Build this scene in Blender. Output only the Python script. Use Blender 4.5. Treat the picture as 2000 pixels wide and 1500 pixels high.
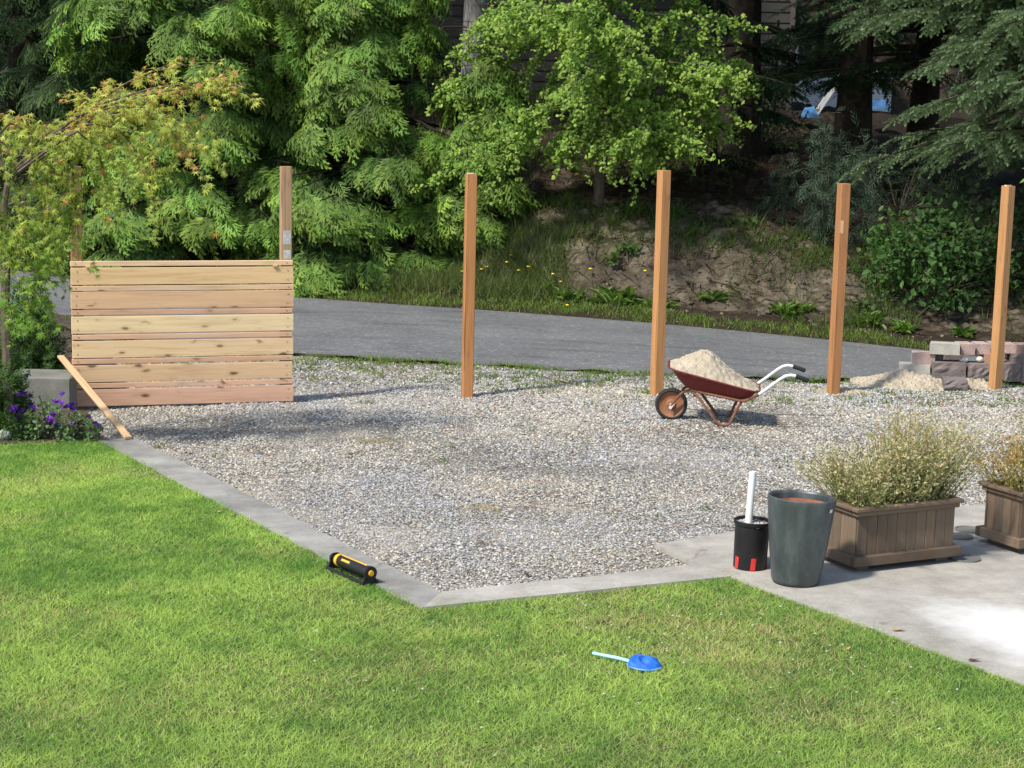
import bpy, math, random
import numpy as np
from mathutils import Matrix, Vector

for o in list(bpy.data.objects):
    bpy.data.objects.remove(o, do_unlink=True)
S = bpy.context.scene
COL = S.collection

# ------------------------------------------------------------------ camera, sky, sun
FPX, CAMZ, PITCH, ROLL = 3600.0, 2.55, math.radians(9.03), math.radians(1.26)
cam = bpy.data.cameras.new('camera')
cam.sensor_fit = 'HORIZONTAL'; cam.sensor_width = 36.0; cam.lens = FPX / 2000 * 36
cam.clip_start = 0.1; cam.clip_end = 600
camo = bpy.data.objects.new('camera', cam); COL.objects.link(camo)
camo.matrix_world = (Matrix.Translation((0, 0, CAMZ)) @ Matrix.Rotation(math.pi / 2 - PITCH, 4, 'X')
                     @ Matrix.Rotation(ROLL, 4, 'Z'))
S.camera = camo

SUN = Vector((-0.475, -0.42, 0.775)).normalized()          # towards the sun
W = bpy.data.worlds.new('World'); S.world = W; W.use_nodes = True
wn = W.node_tree.nodes; wn.clear()
sky = wn.new('ShaderNodeTexSky'); sky.sky_type = 'NISHITA'; sky.sun_disc = False
sky.sun_elevation = math.asin(SUN.z); sky.sun_rotation = math.atan2(SUN.x, SUN.y)
bg = wn.new('ShaderNodeBackground'); bg.inputs['Strength'].default_value = 0.15
wo = wn.new('ShaderNodeOutputWorld')
W.node_tree.links.new(sky.outputs[0], bg.inputs['Color']); W.node_tree.links.new(bg.outputs[0], wo.inputs['Surface'])
sl = bpy.data.lights.new('sun', 'SUN'); sl.energy = 4.0; sl.angle = math.radians(4.5); sl.color = (1.0, 0.95, 0.86)
so = bpy.data.objects.new('sun', sl); COL.objects.link(so)
so.rotation_euler = (-SUN).to_track_quat('-Z', 'Y').to_euler()
vs = S.view_settings
vs.view_transform = 'Standard'; vs.look = 'None'; vs.exposure = 0.42; vs.gamma = 1.0; vs.use_curve_mapping = False
S.render.engine = 'CYCLES'
S.cycles.use_denoising = True
S.cycles.max_bounces = 6; S.cycles.diffuse_bounces = 3; S.cycles.transparent_max_bounces = 6
S.cycles.caustics_reflective = False; S.cycles.caustics_refractive = False

rng = np.random.default_rng(7)
random.seed(7)

# ------------------------------------------------------------------ photograph geometry -> place
def ray(x, y):
    u = (x - 1000) / FPX; v = (750 - y) / FPX
    cx = u * math.cos(ROLL) - v * math.sin(ROLL); cy = u * math.sin(ROLL) + v * math.cos(ROLL)
    return np.array([cx, cy * math.sin(PITCH) + math.cos(PITCH), cy * math.cos(PITCH) - math.sin(PITCH)])
def G(x, y, z=0.0):
    d = ray(x, y); t = (z - CAMZ) / d[2]
    return d * t + np.array([0, 0, CAMZ])
def AT(x, y, Y):
    d = ray(x, y)
    return d * (Y / d[1]) + np.array([0, 0, CAMZ])

# ------------------------------------------------------------------ noise, mesh helpers
_lat = np.random.default_rng(3).random((256, 256))
def vn(x, y, s=0):
    x = np.asarray(x, float) + s * 37.31; y = np.asarray(y, float) + s * 17.77
    xi = np.floor(x).astype(int); yi = np.floor(y).astype(int)
    fx = x - xi; fy = y - yi; fx = fx * fx * (3 - 2 * fx); fy = fy * fy * (3 - 2 * fy)
    a = _lat[xi % 256, yi % 256]; b = _lat[(xi + 1) % 256, yi % 256]
    c = _lat[xi % 256, (yi + 1) % 256]; d = _lat[(xi + 1) % 256, (yi + 1) % 256]
    return (a * (1 - fx) + b * fx) * (1 - fy) + (c * (1 - fx) + d * fx) * fy
def fbm(x, y, s=0, o=4):
    t = 0; a = 0.5; f = 1.0
    for i in range(o):
        t = t + a * vn(np.asarray(x) * f, np.asarray(y) * f, s + i * 5); a *= 0.5; f *= 2.03
    return t / (1 - 0.5 ** o)
def inpoly(px, py, poly):
    r = np.zeros(px.shape, bool); n = len(poly)
    for i in range(n):
        x1, y1 = poly[i][:2]; x2, y2 = poly[(i + 1) % n][:2]
        c = ((y1 > py) != (y2 > py)) & (px < (x2 - x1) * (py - y1) / ((y2 - y1) or 1e-9) + x1)
        r ^= c
    return r

def mesh_np(name, V, F, col=None, smooth=False):
    """V (n,3), F (m,k) index array with one k, col (n,3) point colours"""
    me = bpy.data.meshes.new(name)
    V = np.ascontiguousarray(V, np.float32); F = np.ascontiguousarray(F, np.int32)
    m, k = F.shape
    me.vertices.add(len(V)); me.vertices.foreach_set('co', V.ravel())
    me.loops.add(m * k); me.loops.foreach_set('vertex_index', F.ravel())
    me.polygons.add(m); me.polygons.foreach_set('loop_start', np.arange(0, m * k, k, dtype=np.int32))
    me.polygons.foreach_set('use_smooth', np.full(m, smooth))
    me.update(calc_edges=True)
    if col is not None:
        a = me.color_attributes.new('col', 'FLOAT_COLOR', 'POINT')
        c = np.ones((len(V), 4), np.float32); c[:, :3] = col
        a.data.foreach_set('color', c.ravel())
    return me
def link(name, me, m, parent=None, loc=None):
    o = bpy.data.objects.new(name, me); COL.objects.link(o)
    if m is not None and me is not None and not me.materials:
        me.materials.append(m)
    if parent is not None: o.parent = parent
    if loc is not None: o.location = loc
    return o
def tag(o, label=None, cat=None, group=None, kind=None):
    if label: o['label'] = label
    if cat: o['category'] = cat
    if group: o['group'] = group
    if kind: o['kind'] = kind
    return o
def empty(name, loc, rz=0.0, label=None, cat=None, group=None, kind=None, rot=None):
    o = bpy.data.objects.new(name, None); COL.objects.link(o); o.empty_display_size = 0.1
    o.location = tuple(float(v) for v in loc); o.rotation_euler = rot if rot else (0, 0, rz)
    return tag(o, label, cat, group, kind)
def copy_tree(o, parent=None):
    c = o.copy(); COL.objects.link(c); c.parent = parent
    for ch in list(o.children):
        copy_tree(ch, c)
    return c

class MB:
    """collects simple shapes of ONE piece"""
    def __init__(s): s.v = []; s.f = []; s.c = []
    def add(s, V, F, c=(1, 1, 1)):
        b = len(s.v)
        s.v += [tuple(float(q) for q in p) for p in V]; s.f += [tuple(int(i) + b for i in f) for f in F]
        s.c += [c] * len(V)
        return s
    def box(s, a, b, bev=0.0, jit=0.0, M=None):
        (x0, y0, z0), (x1, y1, z1) = a, b
        if bev <= 0:
            V = [(x, y, z) for z in (z0, z1) for (x, y) in ((x0, y0), (x1, y0), (x1, y1), (x0, y1))]
            F = [(3, 2, 1, 0), (4, 5, 6, 7), (0, 1, 5, 4), (1, 2, 6, 5), (2, 3, 7, 6), (3, 0, 4, 7)]
        else:
            V = []
            for z, i in ((z0, bev), (z0 + bev, 0), (z1 - bev, 0), (z1, bev)):
                for (sx, sy) in ((0, 0), (1, 0), (1, 1), (0, 1)):
                    X = x1 if sx else x0; Y = y1 if sy else y0
                    dx = -1 if sx else 1; dy = -1 if sy else 1
                    if i: V += [(X + dx * bev, Y + dy * bev, z)] * 1
                    else:
                        p = (X + dx * bev, Y, z); q = (X, Y + dy * bev, z)
                        V += [p, q] if (sx, sy) in ((1, 0), (0, 1)) else [q, p]
            # rings: 0-3 bottom inner, 4-11 ring, 12-19 ring, 20-23 top inner
            F = [(3, 2, 1, 0), (20, 21, 22, 23)]
            for k in range(8): F.append((4 + k, 4 + (k + 1) % 8, 12 + (k + 1) % 8, 12 + k))
            for k in range(4):
                a0, a1 = 4 + 2 * k, 4 + 2 * k + 1
                n0 = 4 + (2 * k + 2) % 8
                F.append((k, a1, a0)); F.append((k, (k + 1) % 4, n0, a1))
                b0, b1 = 12 + 2 * k, 12 + 2 * k + 1; m0 = 12 + (2 * k + 2) % 8
                F.append((20 + k, b0, b1)); F.append((20 + k, b1, m0, 20 + (k + 1) % 4))
        if jit:
            V = [tuple(c + random.uniform(-jit, jit) for c in p) for p in V]
        if M is not None: V = [tuple(M @ Vector(p)) for p in V]
        return s.add(V, F)
    def tube(s, pts, rad, n=8, cap=True):
        pts = [Vector(tuple(float(c) for c in p)) for p in pts]
        if not hasattr(rad, '__len__'): rad = [rad] * len(pts)
        V = []; F = []
        up = None
        for i, p in enumerate(pts):
            t = (pts[min(i + 1, len(pts) - 1)] - pts[max(i - 1, 0)])
            t = t.normalized() if t.length > 1e-9 else Vector((0, 0, 1))
            if up is None:
                up = Vector((0, 0, 1)) if abs(t.z) < 0.9 else Vector((1, 0, 0))
            a = t.cross(up).normalized(); b = a.cross(t).normalized(); up = b
            for k in range(n):
                th = 2 * math.pi * k / n
                V.append(p + (a * math.cos(th) + b * math.sin(th)) * rad[i])
        for i in range(len(pts) - 1):
            for k in range(n):
                F.append((i * n + k, i * n + (k + 1) % n, (i + 1) * n + (k + 1) % n, (i + 1) * n + k))
        if cap:
            F.append(tuple(range(n))[::-1]); F.append(tuple(range((len(pts) - 1) * n, len(pts) * n)))
        return s.add(V, F)
    def lathe(s, prof, n=40, center=(0, 0, 0)):
        V = []; F = []
        for r, z in prof:
            for k in range(n):
                th = 2 * math.pi * k / n
                V.append((center[0] + r * math.cos(th), center[1] + r * math.sin(th), center[2] + z))
        for i in range(len(prof) - 1):
            for k in range(n):
                F.append((i * n + k, i * n + (k + 1) % n, (i + 1) * n + (k + 1) % n, (i + 1) * n + k))
        return s.add(V, F)
    def disc(s, c, r, n=24):
        V = [(c[0] + r * math.cos(2 * math.pi * k / n), c[1] + r * math.sin(2 * math.pi * k / n), c[2]) for k in range(n)]
        return s.add(V, [tuple(range(n))])
    def prism(s, poly, z0, z1):
        n = len(poly)
        V = [(p[0], p[1], z0) for p in poly] + [(p[0], p[1], z1) for p in poly]
        F = [tuple(range(n))[::-1], tuple(range(n, 2 * n))] + [(i, (i + 1) % n, n + (i + 1) % n, n + i) for i in range(n)]
        return s.add(V, F)
    def mesh(s, name='m', smooth=False):
        me = bpy.data.meshes.new(name); me.from_pydata(s.v, [], s.f); me.update()
        if smooth:
            me.polygons.foreach_set('use_smooth', np.full(len(me.polygons), True))
            try: me.set_sharp_from_angle(angle=math.radians(38))
            except Exception: pass
        return me
    def build(s, name, m, parent=None, smooth=False, loc=None):
        return link(name, s.mesh(name, smooth), m, parent, loc)

def rot_frames(d, up):
    d = d / np.linalg.norm(d, axis=1, keepdims=True)
    y = np.cross(up, d); y /= np.linalg.norm(y, axis=1, keepdims=True) + 1e-9
    z = np.cross(d, y)
    return np.stack([d, y, z], axis=2)            # columns
def inst(T, pos, R, sc, col, tip=None):
    """T = (V, F, t): a template; copies it to every pos"""
    V, F, t = T
    k, n = len(pos), len(V)
    sc = np.broadcast_to(np.asarray(sc, float), (k,))
    P = np.einsum('kij,nj->kni', R, V) * sc[:, None, None] + pos[:, None, :]
    C = np.repeat(col[:, None, :], n, axis=1)
    if tip is not None: C = C * (1 - t)[None, :, None] + tip[:, None, :] * t[None, :, None]
    FF = F[None] + (np.arange(k) * n)[:, None, None]
    return P.reshape(-1, 3), FF.reshape(-1, F.shape[1]), C.reshape(-1, 3)
def join(parts):
    V = []; F = []; C = []; b = 0
    for v, f, c in parts:
        V.append(v); F.append(f + b); C.append(c); b += len(v)
    return np.concatenate(V), np.concatenate(F), np.concatenate(C)
def rnd(a, b, n): return rng.uniform(a, b, n)
def unit(n):
    v = rng.normal(size=(n, 3)); return v / np.linalg.norm(v, axis=1, keepdims=True)

# ------------------------------------------------------------------ materials
class NT:
    def __init__(s, name, rough=0.7, spec=0.3):
        s.m = bpy.data.materials.new(name); s.m.use_nodes = True
        s.t = s.m.node_tree; s.b = s.t.nodes['Principled BSDF']; s.out = s.t.nodes['Material Output']
        s.b.inputs['Roughness'].default_value = rough
        s.b.inputs['Specular IOR Level'].default_value = spec
    def n(s, typ, **kw):
        nd = s.t.nodes.new(typ)
        for k, v in kw.items(): setattr(nd, k, v)
        return nd
    def l(s, a, b): s.t.links.new(a, b)
    def coord(s, kind='Object', scale=(1, 1, 1), rand=False):
        tc = s.n('ShaderNodeTexCoord'); mp = s.n('ShaderNodeMapping'); mp.inputs['Scale'].default_value = scale
        s.l(tc.outputs[kind], mp.inputs['Vector'])
        if rand:
            oi = s.n('ShaderNodeObjectInfo'); mu = s.n('ShaderNodeVectorMath', operation='SCALE')
            cb = s.n('ShaderNodeCombineXYZ')
            for i in range(3): s.l(oi.outputs['Random'], cb.inputs[i])
            s.l(cb.outputs[0], mu.inputs[0]); mu.inputs['Scale'].default_value = 37.0
            s.l(mu.outputs[0], mp.inputs['Location'])
        return mp.outputs[0]
    def noise(s, vec, scale, detail=5, rough=0.6, dist=0.0):
        nd = s.n('ShaderNodeTexNoise'); nd.inputs['Scale'].default_value = scale
        nd.inputs['Detail'].default_value = detail; nd.inputs['Roughness'].default_value = rough
        nd.inputs['Distortion'].default_value = dist
        s.l(vec, nd.inputs['Vector']); return nd.outputs['Fac']
    def ramp(s, fac, stops, interp='LINEAR'):
        r = s.n('ShaderNodeValToRGB'); r.color_ramp.interpolation = interp
        e = r.color_ramp.elements
        while len(e) < len(stops): e.new(0.5)
        for q, (p, c) in zip(e, stops):
            q.position = p; q.color = tuple(c) + (1,) if len(c) == 3 else c
        s.l(fac, r.inputs['Fac']); return r.outputs['Color']
    def g(s, fac, a, b): return s.ramp(fac, [(a, (0, 0, 0)), (b, (1, 1, 1))])
    def mix(s, a, b, fac, blend='MIX'):
        m = s.n('ShaderNodeMix', data_type='RGBA', blend_type=blend)
        for v, sk in ((a, m.inputs['A']), (b, m.inputs['B']), (fac, m.inputs['Factor'])):
            if isinstance(v, (int, float)): sk.default_value = v
            elif isinstance(v, tuple): sk.default_value = v + (1,) if len(v) == 3 else v
            else: s.l(v, sk)
        return m.outputs['Result']
    def base(s, c):
        if isinstance(c, tuple): s.b.inputs['Base Color'].default_value = c + (1,)
        else: s.l(c, s.b.inputs['Base Color'])
        return s
    def bump(s, h, strength=0.3, dist=0.01):
        b = s.n('ShaderNodeBump'); b.inputs['Strength'].default_value = strength; b.inputs['Distance'].default_value = dist
        s.l(h, b.inputs['Height']); s.l(b.outputs[0], s.b.inputs['Normal']); return s
    def attr(s, name='col'):
        a = s.n('ShaderNodeAttribute', attribute_name=name); return a.outputs['Color']
    def objcol(s): return s.n('ShaderNodeObjectInfo').outputs['Color']

def plain(name, c, rough=0.6, spec=0.3, var=0.25, scale=9, bump=0.15, metal=0.0, kind='Object'):
    k = NT(name, rough, spec); v = k.coord(kind, rand=True)
    n = k.noise(v, scale, 6, 0.65)
    d = tuple(x * (1 - var) for x in c); e = tuple(min(1, x * (1 + var)) for x in c)
    k.base(k.ramp(n, [(0.3, d), (0.7, e)]))
    if bump: k.bump(k.noise(v, scale * 6, 4), bump, 0.004)
    k.b.inputs['Metallic'].default_value = metal
    return k.m
def leafmat(name, trans=0.35, rough=0.55, spec=0.25, nscale=3.0, tint=(1.25, 1.3, 0.55)):
    k = NT(name, rough, spec); c = k.attr()
    n = k.noise(k.coord('Object'), nscale, 3)
    c = k.mix(c, (0.5, 0.5, 0.5), k.g(n, 0.9, 1.6), 'MULTIPLY')
    k.base(c)
    tr = k.n('ShaderNodeBsdfTranslucent'); tc = k.mix(c, tint, 1.0, 'MULTIPLY'); k.l(tc, tr.inputs['Color'])
    mx = k.n('ShaderNodeMixShader'); mx.inputs['Fac'].default_value = trans
    k.l(k.b.outputs[0], mx.inputs[1]); k.l(tr.outputs[0], mx.inputs[2]); k.l(mx.outputs[0], k.out.inputs['Surface'])
    return k.m
def vcol(name, rough=0.85, spec=0.2, bump=0.0, scale=60):
    k = NT(name, rough, spec); k.base(k.attr())
    if bump: k.bump(k.noise(k.coord('Object'), scale, 4), bump, 0.004)
    return k.m
def woodmat(name, axis='X', knots=True, grain=1.0, rough=0.62, dark=(0.13, 0.055, 0.022), weather=0.0):
    """colour comes from the object's own colour; grain along AXIS"""
    k = NT(name, rough, 0.25)
    st = {'X': (1.2, 22, 22), 'Z': (22, 22, 1.2)}[axis]
    kn = {'X': (4.6, 11, 11), 'Z': (11, 11, 4.6)}[axis]
    v = k.coord('Object', st, True)
    n1 = k.noise(v, 1.6, 8, 0.65, 0.6)
    c = k.mix(k.objcol(), k.ramp(n1, [(0.25, tuple(1 - grain * (1 - x) for x in (0.72, 0.66, 0.6))), (0.5, (1, 1, 1)), (0.78, (1.12, 1.12, 1.1))]), 1.0, 'MULTIPLY')
    n2 = k.noise(k.coord('Object', tuple(q * 0.13 for q in st), True), 1.3, 3)
    c = k.mix(c, k.ramp(n2, [(0.3, (0.86, 0.82, 0.8)), (0.7, (1.08, 1.08, 1.05))]), 1.0, 'MULTIPLY')
    h = n1
    if knots:
        vo = k.n('ShaderNodeTexVoronoi'); vo.inputs['Scale'].default_value = 1.0; vo.inputs['Randomness'].default_value = 1.0
        w = k.coord('Object', kn, True)
        dd = k.n('ShaderNodeVectorMath', operation='ADD'); k.l(w, dd.inputs[0])
        nn = k.n('ShaderNodeTexNoise'); nn.inputs['Scale'].default_value = 3.0; k.l(w, nn.inputs['Vector'])
        sc = k.n('ShaderNodeVectorMath', operation='SCALE'); sc.inputs['Scale'].default_value = 0.22
        k.l(nn.outputs['Color'], sc.inputs[0]); k.l(sc.outputs[0], dd.inputs[1]); k.l(dd.outputs[0], vo.inputs['Vector'])
        f = k.ramp(vo.outputs['Distance'], [(0.0, (1, 1, 1)), (0.13, (0.75, 0.75, 0.75)), (0.2, (0.15, 0.15, 0.15)), (0.34, (0, 0, 0))])
        # only some cells carry a knot
        pick = k.g(k.noise(k.coord('Object', tuple(q * 0.5 for q in kn), True), 2.0, 1), 0.44, 0.50)
        f2 = k.mix(f, pick, 1.0, 'MULTIPLY')
        c = k.mix(c, dark, f2)
    if axis == 'Z' and knots:
        ck = k.noise(k.coord('Object', (70, 70, 1.1), True), 1.0, 3, .5)
        c = k.mix(c, (.42, .36, .30), k.g(ck, .60, .68), 'MULTIPLY')
    if weather:
        nw = k.noise(k.coord('Object', (3, 3, 1.3), True), 3.0, 6, 0.7)
        c = k.mix(c, (0.155, 0.135, 0.11), k.ramp(nw, [(0.35, (0, 0, 0)), (0.75, (weather,) * 3)]))
    k.base(c); k.bump(h, 0.25, 0.003)
    return k.m

M_soil = NT('soil'); _v = M_soil.coord('Object'); _n = M_soil.noise(_v, 5, 8, 0.7)
M_soil.base(M_soil.ramp(_n, [(0.3, (0.035, 0.026, 0.018)), (0.55, (0.085, 0.062, 0.042)), (0.75, (0.17, 0.13, 0.09))])); M_soil.bump(M_soil.noise(_v, 40, 6), 0.6, 0.02); M_soil = M_soil.m

k = NT('gravel bed', 0.95); _v = k.coord('Object'); n1 = k.noise(_v, 0.9, 6, 0.65)
vo = k.n('ShaderNodeTexVoronoi'); vo.inputs['Scale'].default_value = 62.0; k.l(_v, vo.inputs['Vector'])
sp_ = k.n('ShaderNodeSeparateColor'); k.l(vo.outputs['Color'], sp_.inputs[0])
c = k.ramp(sp_.outputs[0], [(0.0, (.10, .10, .10)), (0.3, (.21, .21, .208)), (0.6, (.33, .325, .31)), (0.85, (.40, .37, .31)), (1.0, (.52, .51, .48))])
c = k.mix(c, k.ramp(vo.outputs['Distance'], [(0.35, (1, 1, 1)), (0.75, (.25, .25, .25))]), 1.0, 'MULTIPLY')
c = k.mix(c, (1.06, 1.0, .90), 1.0, 'MULTIPLY'); c = k.mix(c, (.42, .365, .28), k.g(n1, .50, .72)); k.base(c)
mv = k.n('ShaderNodeMath', operation='SUBTRACT'); mv.inputs[0].default_value = 1.0; k.l(vo.outputs['Distance'], mv.inputs[1]); k.bump(mv.outputs[0], 0.9, 0.012); M_gbed = k.m
M_stone = vcol('gravel stones', 0.8, 0.25)

k = NT('asphalt', 0.85, 0.25); _v = k.coord('Object'); n1 = k.noise(_v, 0.8, 5, 0.6); n2 = k.noise(_v, 55, 4, 0.8); n3 = k.noise(k.coord('Object', (0.35, 2.2, 1)), 1.6, 5, 0.7)
c = k.ramp(n1, [(0.3, (0.128, 0.128, 0.129)), (0.7, (0.178, 0.178, 0.176))])
va = k.n('ShaderNodeTexVoronoi'); va.inputs['Scale'].default_value = 38.0; k.l(_v, va.inputs['Vector']); sa2 = k.n('ShaderNodeSeparateColor'); k.l(va.outputs['Color'], sa2.inputs[0])
c = k.mix(c, k.ramp(n2, [(0.25, (0.5, 0.5, 0.5)), (0.55, (1, 1, 1)), (0.78, (1.7, 1.7, 1.65))]), 0.7, 'MULTIPLY')
c = k.mix(c, k.ramp(sa2.outputs[0], [(0.0, (.75, .75, .75)), (.4, (.97, .97, .97)), (.88, (1.06, 1.06, 1.06)), (.96, (1.9, 1.9, 1.85))]), 0.6, 'MULTIPLY')
c = k.mix(c, (0.6, 0.6, 0.6), k.g(n3, 0.52, 0.72), 'MULTIPLY')
k.base(c); k.bump(n2, 0.5, 0.006); M_asph = k.m

def concrete(name, dark, light, patch=None):
    k = NT(name, 0.85, 0.2); v = k.coord('Object'); n1 = k.noise(v, 1.7, 8, 0.65); n2 = k.noise(v, 70, 4); n3 = k.noise(v, 6, 6, 0.7)
    c = k.ramp(n1, [(0.3, dark), (0.7, light)])
    c = k.mix(c, k.ramp(n3, [(0.3, (0.72, 0.71, 0.69)), (0.6, (1.05, 1.05, 1.04))]), 0.8, 'MULTIPLY')
    c = k.mix(c, k.ramp(n2, [(0.3, (0.8, 0.8, 0.8)), (0.7, (1.12, 1.12, 1.12))]), 0.7, 'MULTIPLY')
    # darker rusty stains with their own shape
    n4 = k.noise(v, 2.6, 4, 0.8, 1.2)
    c = k.mix(c, (0.62, 0.55, 0.47), k.g(n4, 0.62, 0.74), 'MULTIPLY')
    if patch:
        tc = k.n('ShaderNodeTexCoord'); mp = k.n('ShaderNodeMapping', vector_type='TEXTURE')
        mp.inputs['Location'].default_value = patch[0]; mp.inputs['Rotation'].default_value = (0, 0, patch[2]); mp.inputs['Scale'].default_value = patch[1]
        k.l(tc.outputs['Object'], mp.inputs['Vector'])
        ln = k.n('ShaderNodeVectorMath', operation='LENGTH'); k.l(mp.outputs[0], ln.inputs[0])
        ad = k.n('ShaderNodeMath', operation='MULTIPLY_ADD'); k.l(k.noise(v, 3.2, 6, 0.7), ad.inputs[0]); ad.inputs[1].default_value = 1.1; k.l(ln.outputs['Value'], ad.inputs[2])
        f = k.ramp(ad.outputs[0], [(0.0, (1, 1, 1)), (0.42, (1, 1, 1)), (0.60, (0, 0, 0))]) if False else None
        mm = k.n('ShaderNodeMapRange'); k.l(ad.outputs[0], mm.inputs['Value']); mm.inputs['From Min'].default_value = 1.7; mm.inputs['From Max'].default_value = 1.15
        c = k.mix(c, (0.62, 0.60, 0.56), mm.outputs[0])
    k.base(c); k.bump(n2, 0.35, 0.004)
    return k.m
M_curb = concrete('curb concrete', (0.19, 0.182, 0.165), (0.40, 0.385, 0.355))
M_patio = concrete('patio concrete', (0.31, 0.29, 0.252), (0.46, 0.43, 0.38), ((2.62, 8.42, 0.03), (0.80, 0.40, 1.0), -1.02))
M_wallc = concrete('old wall concrete', (0.15, 0.15, 0.13), (0.28, 0.275, 0.245))

k = NT('bank earth', 0.95, 0.1); _v = k.coord('Object'); n1 = k.noise(_v, 2.2, 8, 0.7); n2 = k.noise(_v, 14, 6, 0.7); n3 = k.noise(_v, 45, 3)
geo = k.n('ShaderNodeNewGeometry'); sx = k.n('ShaderNodeSeparateXYZ'); k.l(geo.outputs['True Normal'], sx.inputs[0])
steep = k.ramp(sx.outputs['Z'], [(0.72, (1, 1, 1)), (0.93, (0, 0, 0))])
clay = k.ramp(n1, [(0.32, (0.055, 0.043, 0.031)), (0.5, (0.125, 0.103, 0.074)), (0.70, (0.245, 0.208, 0.15))])
clay = k.mix(clay, k.ramp(n2, [(0.3, (0.45, 0.42, 0.38)), (0.6, (1.1, 1.1, 1.1))]), 0.8, 'MULTIPLY')
litter = k.ramp(n2, [(0.3, (0.018, 0.014, 0.010)), (0.55, (0.04, 0.029, 0.020)), (0.75, (0.085, 0.06, 0.04))])
c = k.mix(litter, clay, steep); k.base(c); k.bump(n3, 0.7, 0.03); M_bank = k.m

M_board = woodmat('new cedar boards', 'X', True)
M_post = woodmat('post timber', 'Z', True, 0.9, dark=(0.33, 0.17, 0.08))
M_plant = woodmat('weathered planter timber', 'Z', False, 1.1, 0.75, weather=0.55)
M_plantx = woodmat('weathered planter rail', 'X', False, 1.1, 0.75, weather=0.5)
M_bark = plain('bark', (0.034, 0.027, 0.021), 0.95, 0.1, 0.5, 14, 0.8)
M_twig = plain('twig', (0.12, 0.095, 0.07), 0.9, 0.1, 0.3, 20, 0.3)
M_cedar = leafmat('cedar sprays', 0.25, nscale=1.2)
M_leaf = leafmat('broad leaves', 0.4, nscale=1.5)
M_maple = leafmat('maple leaves', 0.45, nscale=2, tint=(1.3, 1.25, 0.5))
M_grass = leafmat('grass blades', 0.42, 0.6, 0.2, nscale=0.5)

# ------------------------------------------------------------------ setting
big = MB(); big.add([(-150, -60, -1.6), (150, -60, -1.6), (150, 240, -1.6), (-150, 240, -1.6)], [(0, 1, 2, 3)])
tag(big.build('ground', M_soil), kind='structure')

NEAR = [(-16, 24.2, .02), (-9, 20.75, .02), (-4.78, 18.78, .0), (-2.08, 17.68, -.01), (.47, 17.16, -.05), (2.78, 16.75, -.20), (4.0, 17.15, -.34), (6, 17.2, -.50), (16, 15.6, -1.25)]
FAR = [(-15, 29.7, .02), (-6.2, 24.56, 0.), (-2.65, 22.36, 0.), (.58, 21.40, -.02), (3.0, 20.95, -.13), (5.0, 20.45, -.24), (9, 19.6, -.55), (20, 17.4, -1.4)]
LIP = [(-16, 24.0), (-9, 20.6), (-4.78, 18.62), (-2.08, 17.50), (.47, 16.93), (2.78, 16.47), (3.4, 16.72), (4.4, 16.93), (6, 16.85), (16, 15.2)]
def dense(P, n):
    P = np.array(P, float); s = np.r_[0, np.cumsum(np.linalg.norm(np.diff(P, axis=0), axis=1))]
    t = np.linspace(0, s[-1], n); return np.stack([np.interp(t, s, P[:, i]) for i in range(P.shape[1])], 1)
def smoothline(P, n, w=15):
    d = dense(P, n); kx = np.ones(w) / w; q = d.copy()
    for i in range(d.shape[1]): q[:, i] = np.convolve(np.pad(d[:, i], w // 2, mode='edge'), kx, 'valid')
    return q
nr = smoothline(NEAR, 160); fr = smoothline(FAR, 160); lp = smoothline([p + (0.,) for p in LIP], 160)
M_ = 14; V = []; F = []
for i in range(160):
    for j in range(M_ + 1):
        t = j / M_; p = nr[i] * (1 - t) + fr[i] * t; V.append((p[0], p[1], p[2] + 0.03 * math.sin(t * math.pi)))
for i in range(159):
    for j in range(M_):
        a = i * (M_ + 1) + j; F.append((a, a + 1, a + M_ + 2, a + M_ + 1))
tag(link('road', mesh_np('road', np.array(V), np.array(F)[:, ::-1], smooth=True), M_asph), kind='structure')

# bank and woodland floor beyond the road
def yfar(x): return np.interp(x, fr[:, 0], fr[:, 1])
def zfar(x): return np.interp(x, fr[:, 0], fr[:, 2])
def bank_z(x, y):
    x = np.asarray(x, float); y = np.asarray(y, float)
    u = y - yfar(x) + 0.25 * (fbm(x * 0.9, y * 0.3, 4) - 0.5)
    steep = np.interp(u, [-1, 0, .15, .85, 1.1, 1.6, 2.05, 2.5, 4, 7, 12, 40], [-.3, 0, .04, .12, .30, .78, 1.10, 1.18, 1.45, 2.0, 2.75, 3.2])
    soft = np.interp(u, [-1, 0, .8, 2, 4, 7, 12, 40], [-.3, 0, .10, .3, .9, 1.75, 2.7, 3.6])
    low = np.interp(u, [-1, 0, .8, 1.6, 2.6, 4, 7, 12, 40], [-.3, 0, .10, .42, .85, 1.2, 1.9, 2.6, 3.6])
    wl = np.clip((x + 0.9) / 1.2, 0, 1); wr = np.clip((x - 3.2) / 1.6, 0, 1)
    z = soft * (1 - wl) + steep * wl; z = z * (1 - wr) + low * wr
    on = np.clip((u - 0.7) / 0.6, 0, 1)
    z = z + on * (0.24 * (fbm(x * 1.3, y * 1.3, 9) - 0.5) + 0.14 * (fbm(x * 5, y * 4, 12) - 0.5) + 0.05 * (vn(x * 15, y * 13, 2) - .5))
    return z + zfar(x) + np.clip(u - 17, 0, 30) * .55
gx = np.r_[np.arange(-40, -8, 1.0), np.arange(-8, -1.2, 0.2), np.arange(-1.2, 6.2, 0.05), np.arange(6.2, 9, 0.2), np.arange(9, 40, 1.0)]
gu = np.r_[np.arange(-.06, 3.0, 0.05), np.arange(3.0, 9, 0.2), np.arange(9, 45, 1.2)]
X, U = np.meshgrid(gx, gu, indexing='ij'); Yg = yfar(X) + U
Z = bank_z(X, Yg) - 0.004 * (U < 0)
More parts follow.
